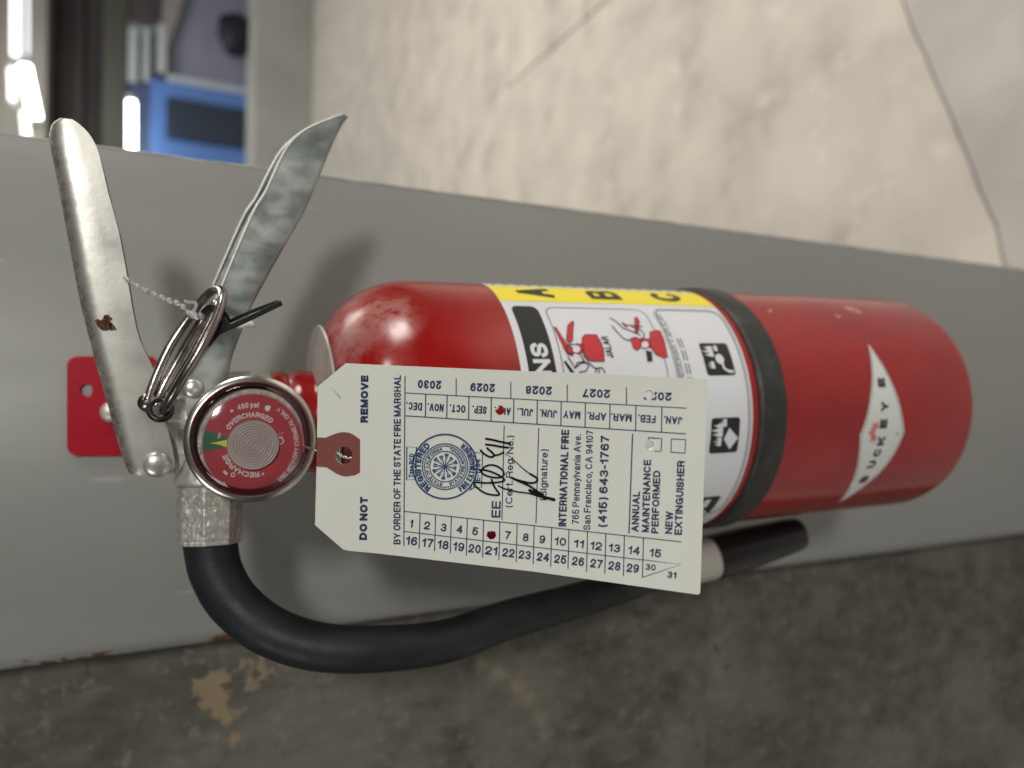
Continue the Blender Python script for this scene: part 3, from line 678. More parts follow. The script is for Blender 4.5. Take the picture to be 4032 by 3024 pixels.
ep.build('leaf_mark', emblemr, em, True)

# ---- valve
vx = Vector((1, 0, 0)); DV = .325
vo = A1+AX*(-.060)
mesh('valve_collar', *lathe([(-.0065, .0185), (-.0060, .0215), (-.0005, .0220), (0, .0205)], vo, AX, NF, 48), silver, ext, angle=35)
mesh('valve_nut', *lathe([(-.020, .0185), (-.0195, .0205), (-.0085, .0205), (-.0080, .0185)], vo+EX*.001, AX, NF, 6, rot=.35), silver, ext, smooth=False, bev=.0008)
mesh('valve_stem', *lathe([(-.034, .0135), (-.0335, .0150), (-.008, .0150), (-.0065, .016)], vo, AX, NF, 32), silver, ext, angle=35)
mesh('valve_body', *extrude_px([(648, 1600), (700, 1560), (758, 1560), (790, 1500), (870, 1462), (1000, 1462), (1010, 1500), (1010, 1880), (900, 1890), (745, 1830), (700, 1868), (640, 1860)], .314, .338), silver, ext, smooth=False, bev=.0012)
mesh('valve_block', *extrude_px([(655, 1655), (738, 1655), (744, 1700), (742, 1795), (704, 1863), (645, 1866)], .3075, .3145), silver, ext, smooth=False, bev=.0008)
mesh('valve_rib', *extrude_px([(742, 1650), (752, 1655), (672, 1732), (664, 1726)], .3060, .3085), silver, ext, smooth=False)
# stamped channel levers
def channel(st, D, width, r, name, mat, wfun=None, thick=.0013, back=0):
    v = []; f = []; NA = 6; rows = []
    for i, (T, B) in enumerate(st):
        t = at(*T, D); b = at(*B, D); u = (t-b); L = u.length; u.normalize(); w = width*(wfun(i/(len(st)-1)) if wfun else 1)
        rr = min(r, L*.45, w*.45); y = Vector((0, 1, 0)); row = [b, b+u*(L-rr)*.5]
        row += [b+u*(L-rr)+u*(rr*math.sin(a))+y*(rr*(1-math.cos(a))) for a in [math.pi/2*k/NA for k in range(NA+1)]]
        row += [t+y*(w-rr)-u*(rr*(1-math.cos(a)))+y*(rr*math.sin(a)) for a in [math.pi/2*k/NA for k in range(NA+1)]]
        ex = back*min(1, i/3)*(1-(i/(len(st)-1))**3); row += [b+y*w+u*(L-rr)*.5, b+y*w, b+y*w-u*ex]; rows.append(row)
    n = len(rows[0]); dense = []
    cols = [smoothpts([rw[j] for rw in rows], 4) for j in range(n)]
    m_ = len(cols[0])
    for i in range(m_):
        for j in range(n): v.append(cols[j][i])
    for i in range(m_-1):
        for j in range(n-1): f.append((i*n+j, i*n+j+1, (i+1)*n+j+1, (i+1)*n+j))
    return mesh(name, v, f, mat, ext, thick=thick, angle=45, split=40)
st = [((515, 1866), (600, 1878)), ((500, 1840), (680, 1848)), ((478, 1780), (684, 1790)), ((455, 1700), (664, 1700)), ((428, 1600), (658, 1620)), ((400, 1500), (642, 1525)), ((372, 1400), (602, 1445)),
      ((345, 1300), (550, 1335)), ((315, 1180), (520, 1205)), ((290, 1050), (498, 1070)), ((262, 900), (466, 905)), ((235, 760), (428, 765)), ((212, 640), (402, 655)), ((196, 560), (382, 585)), ((193, 512), (352, 530)), ((208, 482), (312, 490)), ((240, 468), (284, 472))]
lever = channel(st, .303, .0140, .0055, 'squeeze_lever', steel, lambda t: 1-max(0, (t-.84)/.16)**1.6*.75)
def grime_and_shade(nt, co):  # dirt plus painted shade where the rolled edge faces the dark
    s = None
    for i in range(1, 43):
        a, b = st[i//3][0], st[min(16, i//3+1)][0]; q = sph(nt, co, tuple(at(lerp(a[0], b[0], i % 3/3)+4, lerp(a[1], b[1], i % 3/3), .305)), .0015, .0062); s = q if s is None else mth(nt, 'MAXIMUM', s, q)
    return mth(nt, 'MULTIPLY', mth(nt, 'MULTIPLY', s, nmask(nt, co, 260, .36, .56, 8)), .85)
overlay(steel, (.14, .115, .095), grime_and_shade, .8)
st2 = [((735, 1640), (805, 1660)), ((735, 1560), (865, 1570)), ((752, 1450), (895, 1480)), ((790, 1330), (915, 1390)), ((832, 1220), (985, 1212)), ((872, 1130), (1020, 1142)), ((925, 1000), (1095, 1005)), ((1000, 830), (1187, 845)),
       ((1044, 759), (1222, 770)), ((1095, 650), (1268, 660)), ((1139, 570), (1302, 575)), ((1202, 513), (1332, 512)), ((1300, 470), (1352, 476)), ((1350, 452), (1367, 456))]
carry = channel([(b, a) for a, b in st2], .309, .0115, .0016, 'carry_handle', galv, lambda t: 1-max(0, (t-.8)/.2)**1.5*.6, .0010, back=.0036)
for q_, dd, off in ((1, .3085, 0), (0, .3205, .0034)):
    E2 = []
    for i, (e_, b_) in enumerate(st2[1:]):
        p = at(*e_, .309); u = (at(*b_, .309)-p).normalized(); fd = 1-((i+1)/13)**3
        E2.append(p-u*(off*fd*min(1, (i+1)/3))+Vector((0, (dd-.309)*(1 if q_ else max(.3, fd)), 0)))
    mesh('lit_edge', *tube(smoothpts(E2, 5), .00062, 8), M('lit_edge_steel', (.62, .63, .60), .4, metal=.4, var=.2, vscale=120), ext)  # added wires, coloured brighter as light caught on the flange rims
def rivet(x, y, D, rpx, mat=None):
    c = at(x, y, D); r = rpx/FP*D*.95
    mesh('rivet', *lathe([(0, r*1.02), (.0006, r)]+[(.0006+r*.42*math.sin(a), r*math.cos(a)) for a in [math.pi/2*k/7 for k in range(1, 8)]], c, (0, -1, 0), (1, 0, 0), 32), mat or M('rivet_steel', (.60, .60, .57), .3, metal=.75, bump=.1, bscale=300), ext)
rivet(620, 1828, .3022, 48); rivet(762, 1530, .3082, 36)
# hose coupling and hose
o_ = at(828, 1885, .315); dl = (at(822, 2140, .312)-o_); LN = dl.length
mesh('coupling_flange', *lathe([(-.012, .0115), (-.003, .0125), (-.001, .0135), (.002, .0135), (.003, .012)], o_, dl, (0, -1, 0), 40), silver, ext, angle=40)
pr = []
for i in range(41):
    t = i/40; r = .0126+.0001*math.sin(t*30)-(.0006 if (.10 < t < .16 or .90 < t < .95) else 0); r = r if t > .02 else r*.96
    pr.append((.003+t*(LN-.003), r))
mesh('hose_ferrule', *lathe(pr, o_, dl, (0, -1, 0), 8, rot=.2), crimp, ext, smooth=False, bev=.0007)
HP = [(826, 2080, .313), (832, 2160, .312), (855, 2260, .310), (925, 2375, .306), (1060, 2482, .300), (1250, 2545, .294), (1480, 2555, .290), (1750, 2525, .292), (2000, 2440, .300), (2270, 2365, .312), (2520, 2285, .325), (2700, 2200, .336)]
hose = smoothpts([at(*p) for p in HP], 10)
mesh('hose', *tube(hose, lambda t: .0105-.0022*t, 24), rubber, ext)
# nozzle held against the bottle by the band
n0 = at(2690, 2228, .338); n1 = at(3150, 2098, .323); nd = (n1-n0).normalized(); NL = (n1-n0).length
mesh('nozzle_fitting', *lathe([(0, .0100), (.001, .0118), (.018, .0126), (.0195, .0122), (.0205, .0110)], n0, nd, (0, -1, 0), 40), beige, ext, angle=35)
mesh('nozzle', *lathe([(.0195, .0108), (.0203, .0134), (.04, .0130), (NL-.012, .0110), (NL-.004, .0102), (NL-.0008, .0092), (NL, .0075), (NL-.010, .006), (NL-.012, 0)], n0, nd, (0, -1, 0), 48), blackp, ext, angle=40)

# ---- gauge
GN = Vector((.05, -1, .02)).normalized(); GC = at(995, 1728, .274); RG = .0223
def gl_(prof, name, mat, parent, **kw): return mesh(name, *lathe(prof, GC, GN, (1, 0, 0), 96, **kw), mat, parent, angle=40)
gauge = gl_([(-.040, .006), (-.030, .0065), (-.024, .018), (-.022, .0212), (-.004, .0216), (-.0036, .0222), (-.0030, .0222), (-.0030, .0207), (-.0064, .0200), (-.0066, .0001)], 'pressure_gauge', silver, ext)
gl_([(-.0034, .0200), (-.0034, .0224), (-.0022, .0231), (-.0008, .0230), (0, .0221), (.0002, .0212), (-.0006, .0206), (-.0018, .0206)], 'bezel', bezelm, gauge, cap=False)
gl_([(-.0018, .0206), (-.0022, .0202), (-.0060, .0194), (-.0062, .0186)], 'dial_wall', maroon, gauge, cap=False)
gl_([(-.0014, .0206), (-.0004, .0202), (.0004, .0190), (.0014, .0160), (.0021, .011), (.0024, .005), (.0025, .0001)], 'lens', lens, gauge, cap=False)
DZ = -.0062
def gmap(x, y, off):
    r = ray(x, y); o = GC+GN*(DZ+off); t = (o-CAM).dot(GN)/r.dot(GN); return CAM+r*t
gc = (996, 1751)
dial = Print(gmap, 0).disc(gc, 0, 203, n=72).build('dial', dialred, gauge)
Print(gmap, .00012).disc(gc, 96, 200, 163, 187, 12).build('green_zone', dialgreen, gauge)
gt = Print(gmap, .0002)
gt.arc('OVERCHARGED', gc, 108, 129, 148, 50, .012); gt.arc('400 psi', gc, 146, 168, 113, 82, .012); gt.arc('RECHARGE', gc, 108, 129, 282, 200, .012)
gt.arc('USE WITH DRY CHEMICAL ONLY', gc, 181, 163, -54, 56, .008); gt.arc('0', gc, 132, 152, 240, 233, .012); gt.arc('195', gc, 132, 143, 170, 160)
gt.disc(gc, 152, 162, 120, 124, 3); gt.disc(gc, 150, 160, 222, 229, 3)
gt.poly([(gc[0]+170*math.cos(math.radians(70))+q[0], gc[1]-152*math.sin(math.radians(70))+q[1]) for q in ((-12, -6), (0, -13), (12, -8), (9, 4), (2, 12), (-9, 8))])
gt.disc((1103, 1736), 11, 15, n=20); gt.text('U', (1103, 1742), (1103, 1731), 8, .02, side=(-1, 0)); gt.line([(1086, 1712), (1116, 1702), (1110, 1720)], 1.5, closed=True); gt.text('F', (1026, 1872), (1026, 1862), 14, .02, side=(-1, 0)); gt.text('M', (1040, 1872), (1040, 1862), 10, .02, side=(-1, 0))
gt.disc(gc, 199, 200.5, n=72)
gt.build('dial_print', white_ink, gauge, True)
Print(gmap, .0005).poly([(916, 1725), (900, 1730), (868, 1737), (826, 1745), (868, 1752), (885, 1760), (916, 1763)], 1).build('needle', needlem, gauge)
cv = []
for i in range(19):
    r = .0001+.0090*i/18; cv.append((DZ+.0012+(.0000 if i % 2 else .00045)+.0008*(1-i/18), max(.0001, r)))
cv.append((DZ+.0004, .0092))
off = gmap(gc[0], gc[1], 0)-(GC+GN*DZ)
mesh('coil', *lathe(cv[::-1], GC+off, GN, (1, 0, 0), 64, cap=False), coil, gauge, angle=25)

# ================================================================ bracket on the post, behind the valve
pb = [(x, y) for x, y in rrect(266, 620, 1404, 1793, 38, 6)]
dpl = .4025
bk = empty('wall_bracket', at(440, 1600, dpl), 'red metal hanging plate screwed to the post behind the lever', 'bracket')
cu = bpy.data.curves.new('plate', 'CURVE'); cu.dimensions = '2D'; cu.fill_mode = 'BOTH'; cu.extrude = .0010; cu.bevel_depth = .0004
def spline2d(cu, pts):
    s = cu.splines.new('POLY'); s.points.add(len(pts)-1)
    for p, q in zip(s.points, pts): p.co = (q[0], q[1], 0, 1)
    s.use_cyclic_u = True
def xz(x, y): q = at(x, y, dpl); return q.x, q.z
spline2d(cu, [xz(*p) for p in pb]); spline2d(cu, [xz(340+27*math.cos(t), 1535+27*math.sin(t)) for t in [k_*math.pi/12 for k_ in range(24)]])
to = bpy.data.objects.new('plate_src', cu); me = bpy.data.meshes.new_from_object(to); bpy.data.objects.remove(to); bpy.data.curves.remove(cu)
for q in me.vertices: q.co = Vector((q.co.x, dpl+CAM.y+.002-q.co.z, q.co.y))
me.materials.clear(); me.materials.append(red_plate)
o = bpy.data.objects.new('plate', me); link(o, bk)
c = at(440, 1622, .4005); mesh('screw', *lathe([(-.006, .0032), (0, .0052), (.0018, .0048), (.003, .003), (.0033, 0)], c, (0, -1, 0), (1, 0, 0), 28), silver, bk)
hk = at(560, 1690, .396); mesh('hook', *tube(smoothpts([hk, hk+Vector((0, -.03, -.002)), hk+Vector((0, -.055, .004))], 6), .0035, 12), red_plate, bk)

# ================================================================ pull pin with double ring
pp = empty('pull_pin', at(640, 1640, .30), 'steel pull pin with double wire ring through the lever', 'pull pin')
C2r = lambda x, y, D: at(400+x/2.212, 1000+y/2.212, D)
turn1 = [(400, 1290, .297), (470, 1080, .299), (600, 800, .300), (760, 560, .300), (880, 400, .298), (970, 315, .293), (1040, 320, .286), (1050, 400, .281), (1010, 540, .278), (930, 700, .276), (830, 880, .275), (700, 1090, .276), (600, 1260, .279), (540, 1365, .284)]
turn2 = [(540, 1365, .284), (500, 1385, .290), (480, 1340, .296), (520, 1200, .2985), (620, 1010, .2990), (740, 800, .2985), (860, 600, .296), (960, 470, .291), (1005, 430, .286), (985, 520, .2835), (900, 700, .282), (800, 880, .281), (690, 1060, .282), (600, 1200, .285)]
mesh('pull_ring', *tube(smoothpts([C2r(*p) for p in turn1+turn2[1:]], 7), .00172, 14), wire, pp)
mesh('pin', *tube([C2r(400, 1295, .2965), C2r(430, 1290, .325)], .0034, 18), wire, pp)
ec = C2r(512, 1352, .285); ring = []
for i in range(24):
    t = math.pi*2*i/24; ring.append(ec+Vector((math.sin(t)*.0036, math.sin(t)*.002, math.cos(t)*.0036)))
mesh('rubber_ring', *tube(ring, .0011, 10, closed=True), blackp, pp)

# clear beaded seal
se = empty('tamper_seal', at(560, 1200, .30), 'clear beaded plastic seal tied through the pull ring', 'seal')
sp = smoothpts([C2r(*p) for p in ((190, 203, .302), (290, 262, .299), (380, 312, .297), (460, 350, .296), (540, 385, .295), (615, 415, .294), (690, 440, .293), (750, 505, .292), (820, 545, .291), (900, 555, .290))], 6)
mesh('cord', *tube(sp, .00035, 8), clear, se)
bd = MB()
for i in range(3, len(sp)-2, 5):
    q = sp[i]; bd.add(*lathe([(-.0012, .0001), (-.0007, .0011), (0, .0013), (.0007, .0011), (.0012, .0001)], q, (1, .2, -.8), (0, 1, 0), 8))
for x, y in ((800, 530), (870, 545), (1045, 560)):
    bd.add(*lathe([(-.0016, .0001), (-.0009, .0013), (0, .0016), (.0009, .0013), (.0016, .0001)], C2r(x, y, .287), (1, .1, -.5), (0, 1, 0), 10))
bd.build('bead', clear, se)
mesh('tail', *tube(smoothpts([C2r(720, 410, .293), C2r(760, 420, .2935), C2r(825, 432, .294), C2r(800, 500, .293)], 5), .0006, 8), clear, se)
mesh('seal_head', *tube(smoothpts([C2r(1150, 620, .292), C2r(1220, 625, .291), C2r(1300, 605, .291), C2r(1310, 640, .291)], 4), .0011, 8), M('cloudy_nylon', (.62, .55, .52), .4), se)

# black cable tie
tie = empty('cable_tie', at(900, 1290, .28), 'black cable tie hanging from the pull ring with its tail sticking out', 'cable tie')
def strap(P, w, th, name):
    v = []; f = []
    for p in P:
        pass
    pts = smoothpts(P, 6); n = len(pts)
    for i, p in enumerate(pts):
        t = (pts[min(n-1, i+1)]-pts[max(0, i-1)]).normalized(); s = t.cross(Vector((0, -1, 0))).normalized(); u = s.cross(t)
        for a, b in ((-1, -1), (1, -1), (1, 1), (-1, 1)): v.append(p+s*(w/2*a)+u*(th/2*b))
    for i in range(n-1):
        for k_ in range(4): f.append((i*4+k_, i*4+(k_+1) % 4, (i+1)*4+(k_+1) % 4, (i+1)*4+k_))
    f += [(0, 1, 2, 3), ((n-1)*4+3, (n-1)*4+2, (n-1)*4+1, (n-1)*4)]
    mesh(name, v, f, blackp, tie, smooth=False, bev=.0002)
strap([C2r(930, 770, .281), C2r(1010, 690, .280), C2r(1250, 580, .278), C2r(1570, 425, .276)], .0019, .0012, 'tail')
strap([C2r(1080, 605, .283), C2r(1250, 525, .280), C2r(1400, 465, .2785), C2r(1540, 415, .277)], .0013, .0012, 'ridge')
strap([C2r(880, 560, .289), C2r(900, 500, .286), C2r(960, 470, .283), C2r(1060, 520, .281), C2r(1090, 590, .281), C2r(1030, 660, .281), C2r(960, 740, .281), C2r(920, 790, .284)], .0024, .0014, 'loop')
mesh('head', *lathe([(-.0028, .0020), (-.0024, .0026), (.0024, .0026), (.0028, .0020)], C2r(1040, 620, .2805), (.5, 0, -.6), (0, 1, 0), 4, rot=.78), blackp, tie, smooth=False, bev=.0004)

# dry leaf scrap stuck to the lever
lf = Print(lambda x, y, off: at(x, y, .3010-off)+Vector((0, -.0006*math.sin(x*.4)+.0004*math.cos(y*.3), 0)), .0004)
lf.poly([(372, 1262), (385, 1255), (398, 1262), (412, 1243), (420, 1238), (432, 1241), (424, 1258), (436, 1268), (447, 1286), (438, 1293), (420, 1292), (402, 1296), (388, 1290)], 1)
l_ = lf.build('leaf_scrap', leafm, None); l_.modifiers.new('t', 'SOLIDIFY').thickness = .0003; tag(l_, 'small brown dry leaf scrap stuck on the upper lever', 'leaf')

# ================================================================ inspection tag
TN_ = Rt*2817.8 - Dn*275 + Fw*9341.6; K_ = 1/.252/8773.9
TGN = -TN_.normalized()
def tagm(x, y, off=0.0):
    x_, y_ = (x-2016)/FP, (y-1512)/FP; d = 1/((9341.6+2817.8*x_-275*y_)*K_)
    q = CAM+ray(x, y)*d
    return q+TGN*off
T0 = tagm(1243, 1800); 
tg = empty('inspection_tag', T0, 'cream paper inspection tag with punched holes wired to the extinguisher neck', 'tag')
te1 = (tagm(2700, 1850)-tagm(1300, 1800)).normalized(); te2 = TGN.cross(te1)
def tl(x, y): q = tagm(x, y)-T0; return q.dot(te1), q.dot(te2)
cu = bpy.data.curves.new('card', 'CURVE'); cu.dimensions = '2D'; cu.fill_mode = 'BOTH'; cu.extrude = .00014
spline2d(cu, [tl(*p) for p in ((1362, 1430), (1480, 1436), (2130, 1464), (2778, 1492), (2786, 1497), (2785, 1520), (2757, 2335), (2748, 2341), (2100, 2250), (1480, 2178), (1372, 2168), (1352, 2163), (1241, 2067), (1248, 1800), (1252, 1522))])
hole_defs = [(1968.5, 1615, 18), (1935, 2105, 18.5), (2555, 1552, 20), (2559, 1752, 20), (1355.5, 1793, 33)]
for x, y, r in hole_defs:
    spline2d(cu, [tl(x+(r+(.9*math.sin(5*t) if r < 30 else 0))*math.cos(t), y+(r+(.9*math.cos(7*t) if r < 30 else 0))*1.06*math.sin(t)) for t in [k_*math.pi/16 for k_ in range(32)]])
to = bpy.data.objects.new('src', cu); me = bpy.data.meshes.new_from_object(to); bpy.data.objects.remove(to); bpy.data.curves.remove(cu)
for q in me.vertices: q.co = T0+te1*q.co.x+te2*q.co.y+TGN*(q.co.z)
me.materials.clear(); me.materials.append(card); cardo = bpy.data.objects.new('card', me); link(cardo, tg)
# brown reinforcement round the eyelet
z4 = lambda x, y: (1200+x/2.765, 1400+y/2.765)
pts = [z4(*p) for p in ((137, 890), (230, 893), (330, 852), (380, 838), (430, 832), (480, 838), (530, 858), (605, 912), (605, 1272), (545, 1303), (450, 1316), (400, 1306), (340, 1280), (240, 1215), (131, 1208))]
cu = bpy.data.curves.new('p', 'CURVE'); cu.dimensions = '2D'; cu.fill_mode = 'BOTH'; cu.extrude = .00004
spline2d(cu, [tl(*p) for p in pts]); spline2d(cu, [tl(1355.5+33*math.cos(t), 1793+35*math.sin(t)) for t in [k_*math.pi/16 for k_ in range(32)]])
to = bpy.data.objects.new('src', cu); me = bpy.data.meshes.new_from_object(to); bpy.data.objects.remove(to); bpy.data.curves.remove(cu)
for q in me.vertices: q.co = T0+te1*q.co.x+te2*q.co.y+TGN*(q.co.z+.00020)
me.materials.clear(); me.materials.append(patchm); link(bpy.data.objects.new('eyelet_patch', me), tg)
# paper rims pushed out round two punched holes
rim = MB()
for x, y, r, a0, a1 in ((2555, 1552, 21, -40, 150), (2559, 1752, 21, -110, 60), (1935, 2105, 19, 50, 130), (1968, 1615, 18, 110, 170)):
    v = []; n = 14
    for i in range(n+1):
        t = math.radians(lerp(a0, a1, i/n)); j = 1+.10*math.sin(i*2.7)
        v += [tagm(x+r*1.02*math.cos(t), y-r*1.06*math.sin(t), .00014), tagm(x+r*.62*j*math.cos(t), y-r*.64*j*math.sin(t), -.0006)]
    rim.add(v, [(2*i, 2*i+1, 2*i+3, 2*i+2) for i in range(n)])
rim.build('torn_rim', M('torn_paper', (.78, .78, .74), .8), tg, thick=.0002)['kind'] = 'stuff'
# ---- print
T = Print(tagm, .00022); T.holes = hole_defs
def t5(x, y): return 1500+x/3.16, 1600+y/3.16
def t6(x, y): return 2100+x/3.16, 1600+y/3.16
def t7(x, y): return 1200+x/2.765, 1900+y/2.765
def t8(x, y): return 2000+x/2.765, 1850+y/2.765
B_ = .032; M_ = .010; L_ = .003
T.text('REMOVE', (1450, 1664), (1452, 1478), 30, B_); T.text('DO NOT', (1446, 2126), (1450, 1956), 31, B_)
T.text('BY ORDER OF THE STATE FIRE MARSHAL', (1578, 2143), (1580, 1477), 28, M_)
T.line([(1596, 1481), (1591, 2150)], 4.2)
T.line([(1596, 1547), (2703, 1607)], 3.5); T.line([(1596, 1637), (2701, 1708)], 4)
yu = lambda x: 1547+(x-1596)*60/1107.; ylw = lambda x: 1637+(x-1596)*71/1105.
for x, ya, yb in ((1797, 1490, 1557), (2012, 1503, 1570), (2234, 1514, 1581), (2467, 1525, 1593)): T.line([(x, ya), (x, yb)], 4)
for s_, a, b in (('2030', (1739, 1500), (1647, 1495)), ('2029', (1950, 1512), (1854, 1507)), ('2028', (2174, 1523), (2071, 1518)), ('2027', (2403, 1535), (2296, 1530)), ('2026', (2645, 1546), (2534, 1541))): T.text(s_, a, b, 33, .016)
for x in (1677, 1761, 1847, 1935, 2023.5, 2116, 2210, 2305, 2402, 2504, 2606): T.line([(x+.5, yu(x)), (x-1, ylw(x))], 4.5)
for s_, a, b in (('DEC.', 1604, 1664), ('NOV.', 1688, 1749), ('OCT.', 1775, 1835), ('SEP.', 1864, 1918), ('AUG.', 1952, 2013), ('JUL.', 2040, 2101), ('JUN.', 2128, 2195), ('MAY', 2220, 2287), ('APR.', 2315, 2388), ('MAR.', 2409, 2489), ('FEB.', 2516, 2583), ('JAN.', 2617, 2687)):
    T.text(s_, (b, yu(b)+36), (a, yu(a)+35), 30, M_)
T.line([(1593, 2013), (2683, 2133)], 3.6); T.line([(1593, 2092), (2529, 2204)], 3.4)
yt = lambda x: 2013+(x-1593)*120/1090.
for x, yb in ((1653, 2160), (1714, 2169), (1776, 2178), (1839, 2186), (1903, 2195), (1967, 2204), (2035, 2212), (2102, 2221), (2171, 2231), (2239, 2240), (2312, 2250), (2384, 2258), (2457, 2266), (2532, 2272)): T.line([(x+2, yt(x)), (x-2, yb)], 4)
T.line([(2529, 2203), (2682, 2222), (2529, 2273)], 3.4)
c1 = [1620, 1681, 1746, 1809, 1870, None, 1998, 2069, 2134, 2205, 2278, 2346, 2418, 2495, 2579]
for i, x in enumerate(c1):
    if x is None: continue
    s_ = str(i+1); w = (11 if s_ == '1' else 23) if len(s_) == 1 else (40 if s_ == '11' else 46); yb = 2077+(x-1620)*.1205
    T.text(s_, (x-w/2, yb-w*.06), (x+w/2, yb+w*.06), 32, M_)
c2 = [1620, 1683, 1744, 1805, 1868, 1933, 2001, 2065, 2137, 2205, 2275, 2347, 2418, 2490]
for i, x in enumerate(c2):
    s_ = str(i+16); w = 44 if i < 4 else 48; yb = 2146+(x-1620)*.123; T.text(s_, (x-w/2, yb-w*.06), (x+w/2, yb+w*.06), 34, M_)
T.text('30', (2541, 2243), (2581, 2247), 25, M_); T.text('31', (2627, 2274), (2662, 2278), 26, .015)
T.text('EE', (1971, 2038), (1973, 1973), 36, M_); T.line([(1986, 1674), (1977, 2046)], 4); T.line([(2122, 1684), (2111, 2060)], 4); T.line([(2491, 1708), (2477, 2100)], 5)
T.text('(Cert. Reg. No.)', (2018, 1997), (2024, 1715), 28, L_); T.text('(Signature)', (2152, 1970), (2159, 1769), 28, L_)
T.text('INTERNATIONAL FIRE', (2230, 2073), (2242, 1692), 31, .016); T.text('765 Pennsylvania Ave.', (2280, 2064), (2289, 1711), 28, L_)
T.text('San Francisco, CA 94107', (2325, 2087), (2337, 1695), 28, L_); T.text('(415) 643-1767', (2389, 2075), (2400, 1716), 34, .014)
T.text('ANNUAL', (2515, 2094), (2521, 1935), 29, .016); T.text('MAINTENANCE', (2556, 2095), (2564, 1810), 29, .016); T.text('PERFORMED', (2593, 2100), (2601, 1853), 29, .016)
T.text('NEW', (2647, 2102), (2651, 2014), 29, .016); T.text('EXTINGUISHER', (2685, 2106), (2697, 1814), 30, .016)
T.line([(2574, 1725), (2606, 1726), (2603, 1777), (2578, 1776)], 4.5); T.line([(2553, 1733), (2553.5, 1723), (2576, 1724.5)], 4.5)
T.line([(2644, 1728), (2700, 1731), (2697, 1784), (2642, 1780)], 5, closed=True)
# seal of crossed speaking trumpets
sc = (1753, 1837)
Z = Print(tagm, .00024)
Z.disc(sc, 123, 130, n=90)
Z.disc(sc, 88.3, 92, n=80); Z.disc(sc, 79, 82, n=80); Z.disc(sc, 58, 62, n=70)
for i in range(64):
    a = math.radians(i*360/64); b = a+.055; Z.line([(sc[0]+82*math.cos(a), sc[1]+82*math.sin(a)), (sc[0]+89*math.cos(b), sc[1]+89*math.sin(b))], 2.4)
Z.arc('STATE OF CALIFORNIA', sc, 64, 77, 262, 98, .02); Z.arc('STATE FIRE MARSHAL', sc, 77, 64, -76, 76, .02)
Z.arc('REGISTERED', sc, 95, 121, 236, 126, .026); Z.arc('FIRE EXTINGUISHER', sc, 119, 96, -58, 52, .018)
for i in range(12):
    a = math.radians(i*30+8); ca, sa = math.cos(a), math.sin(a)
    pt = lambda r, w: (sc[0]+r*ca-w*sa, sc[1]+r*sa+w*ca)
    L = 50 if i % 2 else 44
    Z.poly([pt(6, -1.6), pt(L*.62, -3.2), pt(L*.85, -6.2), pt(L, -9.5), pt(L+2, 0), pt(L, 9.5), pt(L*.85, 6.2), pt(L*.62, 3.2), pt(6, 1.6)])
Z.disc(sc, 0, 7, n=14)
Z.line([(1603, 1759), (1641, 1761), (1638, 1888), (1602, 1889)], 5, closed=True); Z.text('Type BCD', (1629, 1880), (1631, 1786), 19, .015)
Z.line([(1850, 1764), (1871, 1782), (1901, 1784), (1897, 1919), (1868, 1919), (1850, 1930)], 4); Z.text('E-1284', (1892, 1894), (1893, 1808), 22, .015)
Z.line([(1868, 1784), (1866, 1918)], 3.5); Z.line([(1850, 1764), (1862, 1790), (1866, 1800)], 3); Z.line([(1850, 1930), (1862, 1905)], 3)
Z.build('seal_print', blueink, tg, True)
T.build('printed_form', navy, tg, True)
dn = Print(tagm, .00028)
for i in range(12):
    a = math.radians(i*30+8); dn.line([(sc[0]+22*math.cos(a), sc[1]+22*math.sin(a)), (sc[0]+42*math.cos(a), sc[1]+42*math.sin(a))], 1.3)
dn.build('seal_highlight', card, tg, True)
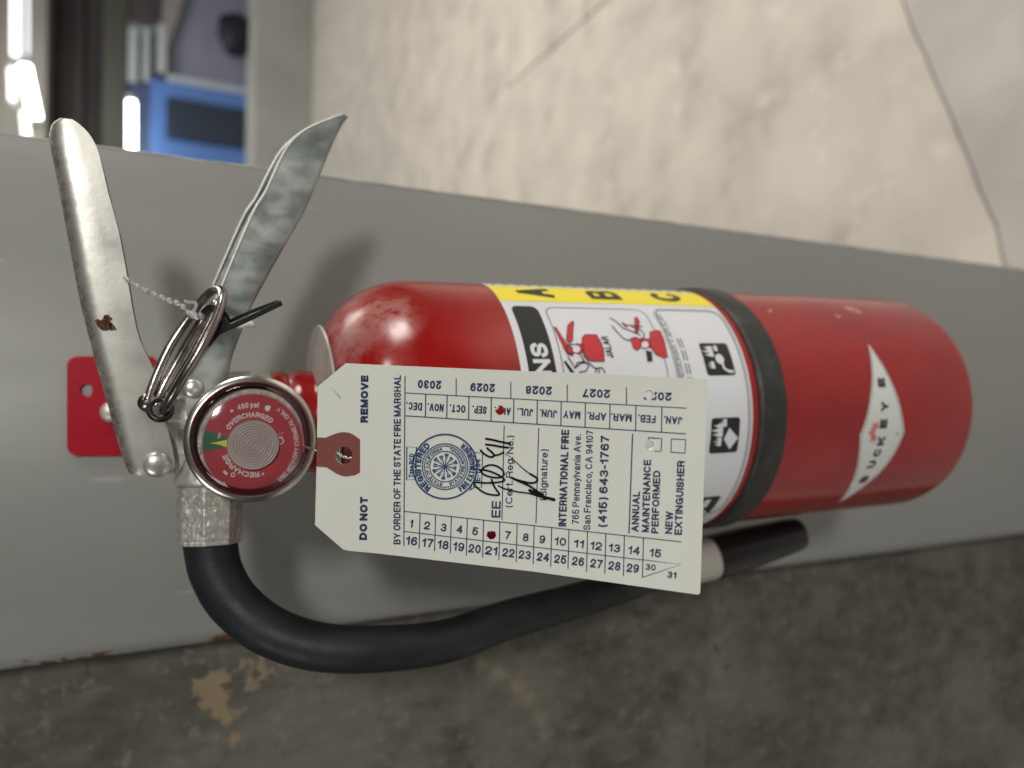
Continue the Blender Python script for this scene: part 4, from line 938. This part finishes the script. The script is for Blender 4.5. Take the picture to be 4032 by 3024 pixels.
# handwriting
hw_ = Print(tagm, .00030)
def stroke(pts, w):
    P = smoothpts([Vector((*t5(*p), 0)) for p in pts], 6); hw_.line([(p.x, p.y) for p in P], w)
    for p, ww in ((P[0], w(0) if callable(w) else w), (P[-1], w(1) if callable(w) else w)): hw_.disc((p.x, p.y), 0, ww/2, n=10)
stroke([(1380, 910), (1405, 980), (1445, 1045), (1475, 1085), (1460, 1103), (1390, 1100), (1300, 1078), (1215, 1022), (1165, 970), (1178, 945), (1300, 952), (1440, 946), (1530, 928), (1532, 900), (1460, 850), (1350, 805), (1270, 790), (1245, 800), (1285, 848), (1380, 880), (1480, 884), (1532, 855), (1520, 800), (1455, 748), (1372, 728), (1295, 752), (1245, 805)], 7.5)
stroke([(1243, 545), (1290, 592), (1350, 625), (1398, 625), (1410, 600), (1372, 560), (1325, 520)], 8); stroke([(1405, 612), (1470, 600), (1530, 570)], 7.5)
stroke([(1310, 475), (1400, 484), (1500, 503), (1580, 512)], 8.5); stroke([(1310, 402), (1400, 418), (1520, 447), (1612, 464)], 8.5)
stroke([(1465, 988), (1560, 1030), (1700, 1062), (1850, 1082), (1980, 1120), (2060, 1135), (2155, 1160)], lambda t: 6+7*max(0, (t-.5)*2))
stroke([(2010, 1100), (1850, 990), (1720, 930), (1615, 882), (1700, 915), (1850, 952), (1930, 940), (1945, 895), (1860, 840)], 8.5); stroke([(1860, 840), (1780, 780), (1680, 690), (1600, 620), (1540, 590)], lambda t: 5-3.5*t)
stroke([(1855, 1045), (1930, 1085), (1990, 1110), (2050, 1140)], 13); stroke([(1900, 1050), (1970, 1075), (2020, 1100)], 9)
hw_.line([(1308, 1529), (1322, 1543), (1334, 1556), (1341, 1568)], lambda t: .6+2*t)
hw_.build('handwriting', pen, tg, True)
# wire that holds the tag
tw = empty('tag_wire', tagm(1300, 1780, .001), 'thin twisted wire through the eyelet of the paper tag', 'wire')
wp_ = [at(1150, 1752, .300), at(1200, 1758, .275), tagm(1238, 1772, -.0008), tagm(1262, 1778, -.0012), tagm(1290, 1784, -.0012), tagm(1325, 1782, -.0008), tagm(1350, 1800, -.0010), tagm(1392, 1812, -.004), tagm(1420, 1800, -.009), at(1300, 1700, .302)]
ws = smoothpts(wp_, 8)
for ph in (0, math.pi):
    Q = []
    for i, p in enumerate(ws):
        t = i*.9+ph; Q.append(p+Vector((math.cos(t)*.00038, 0, math.sin(t)*.00038)))
    mesh('strand', *tube(Q, .00032, 8), bezelm, tw)
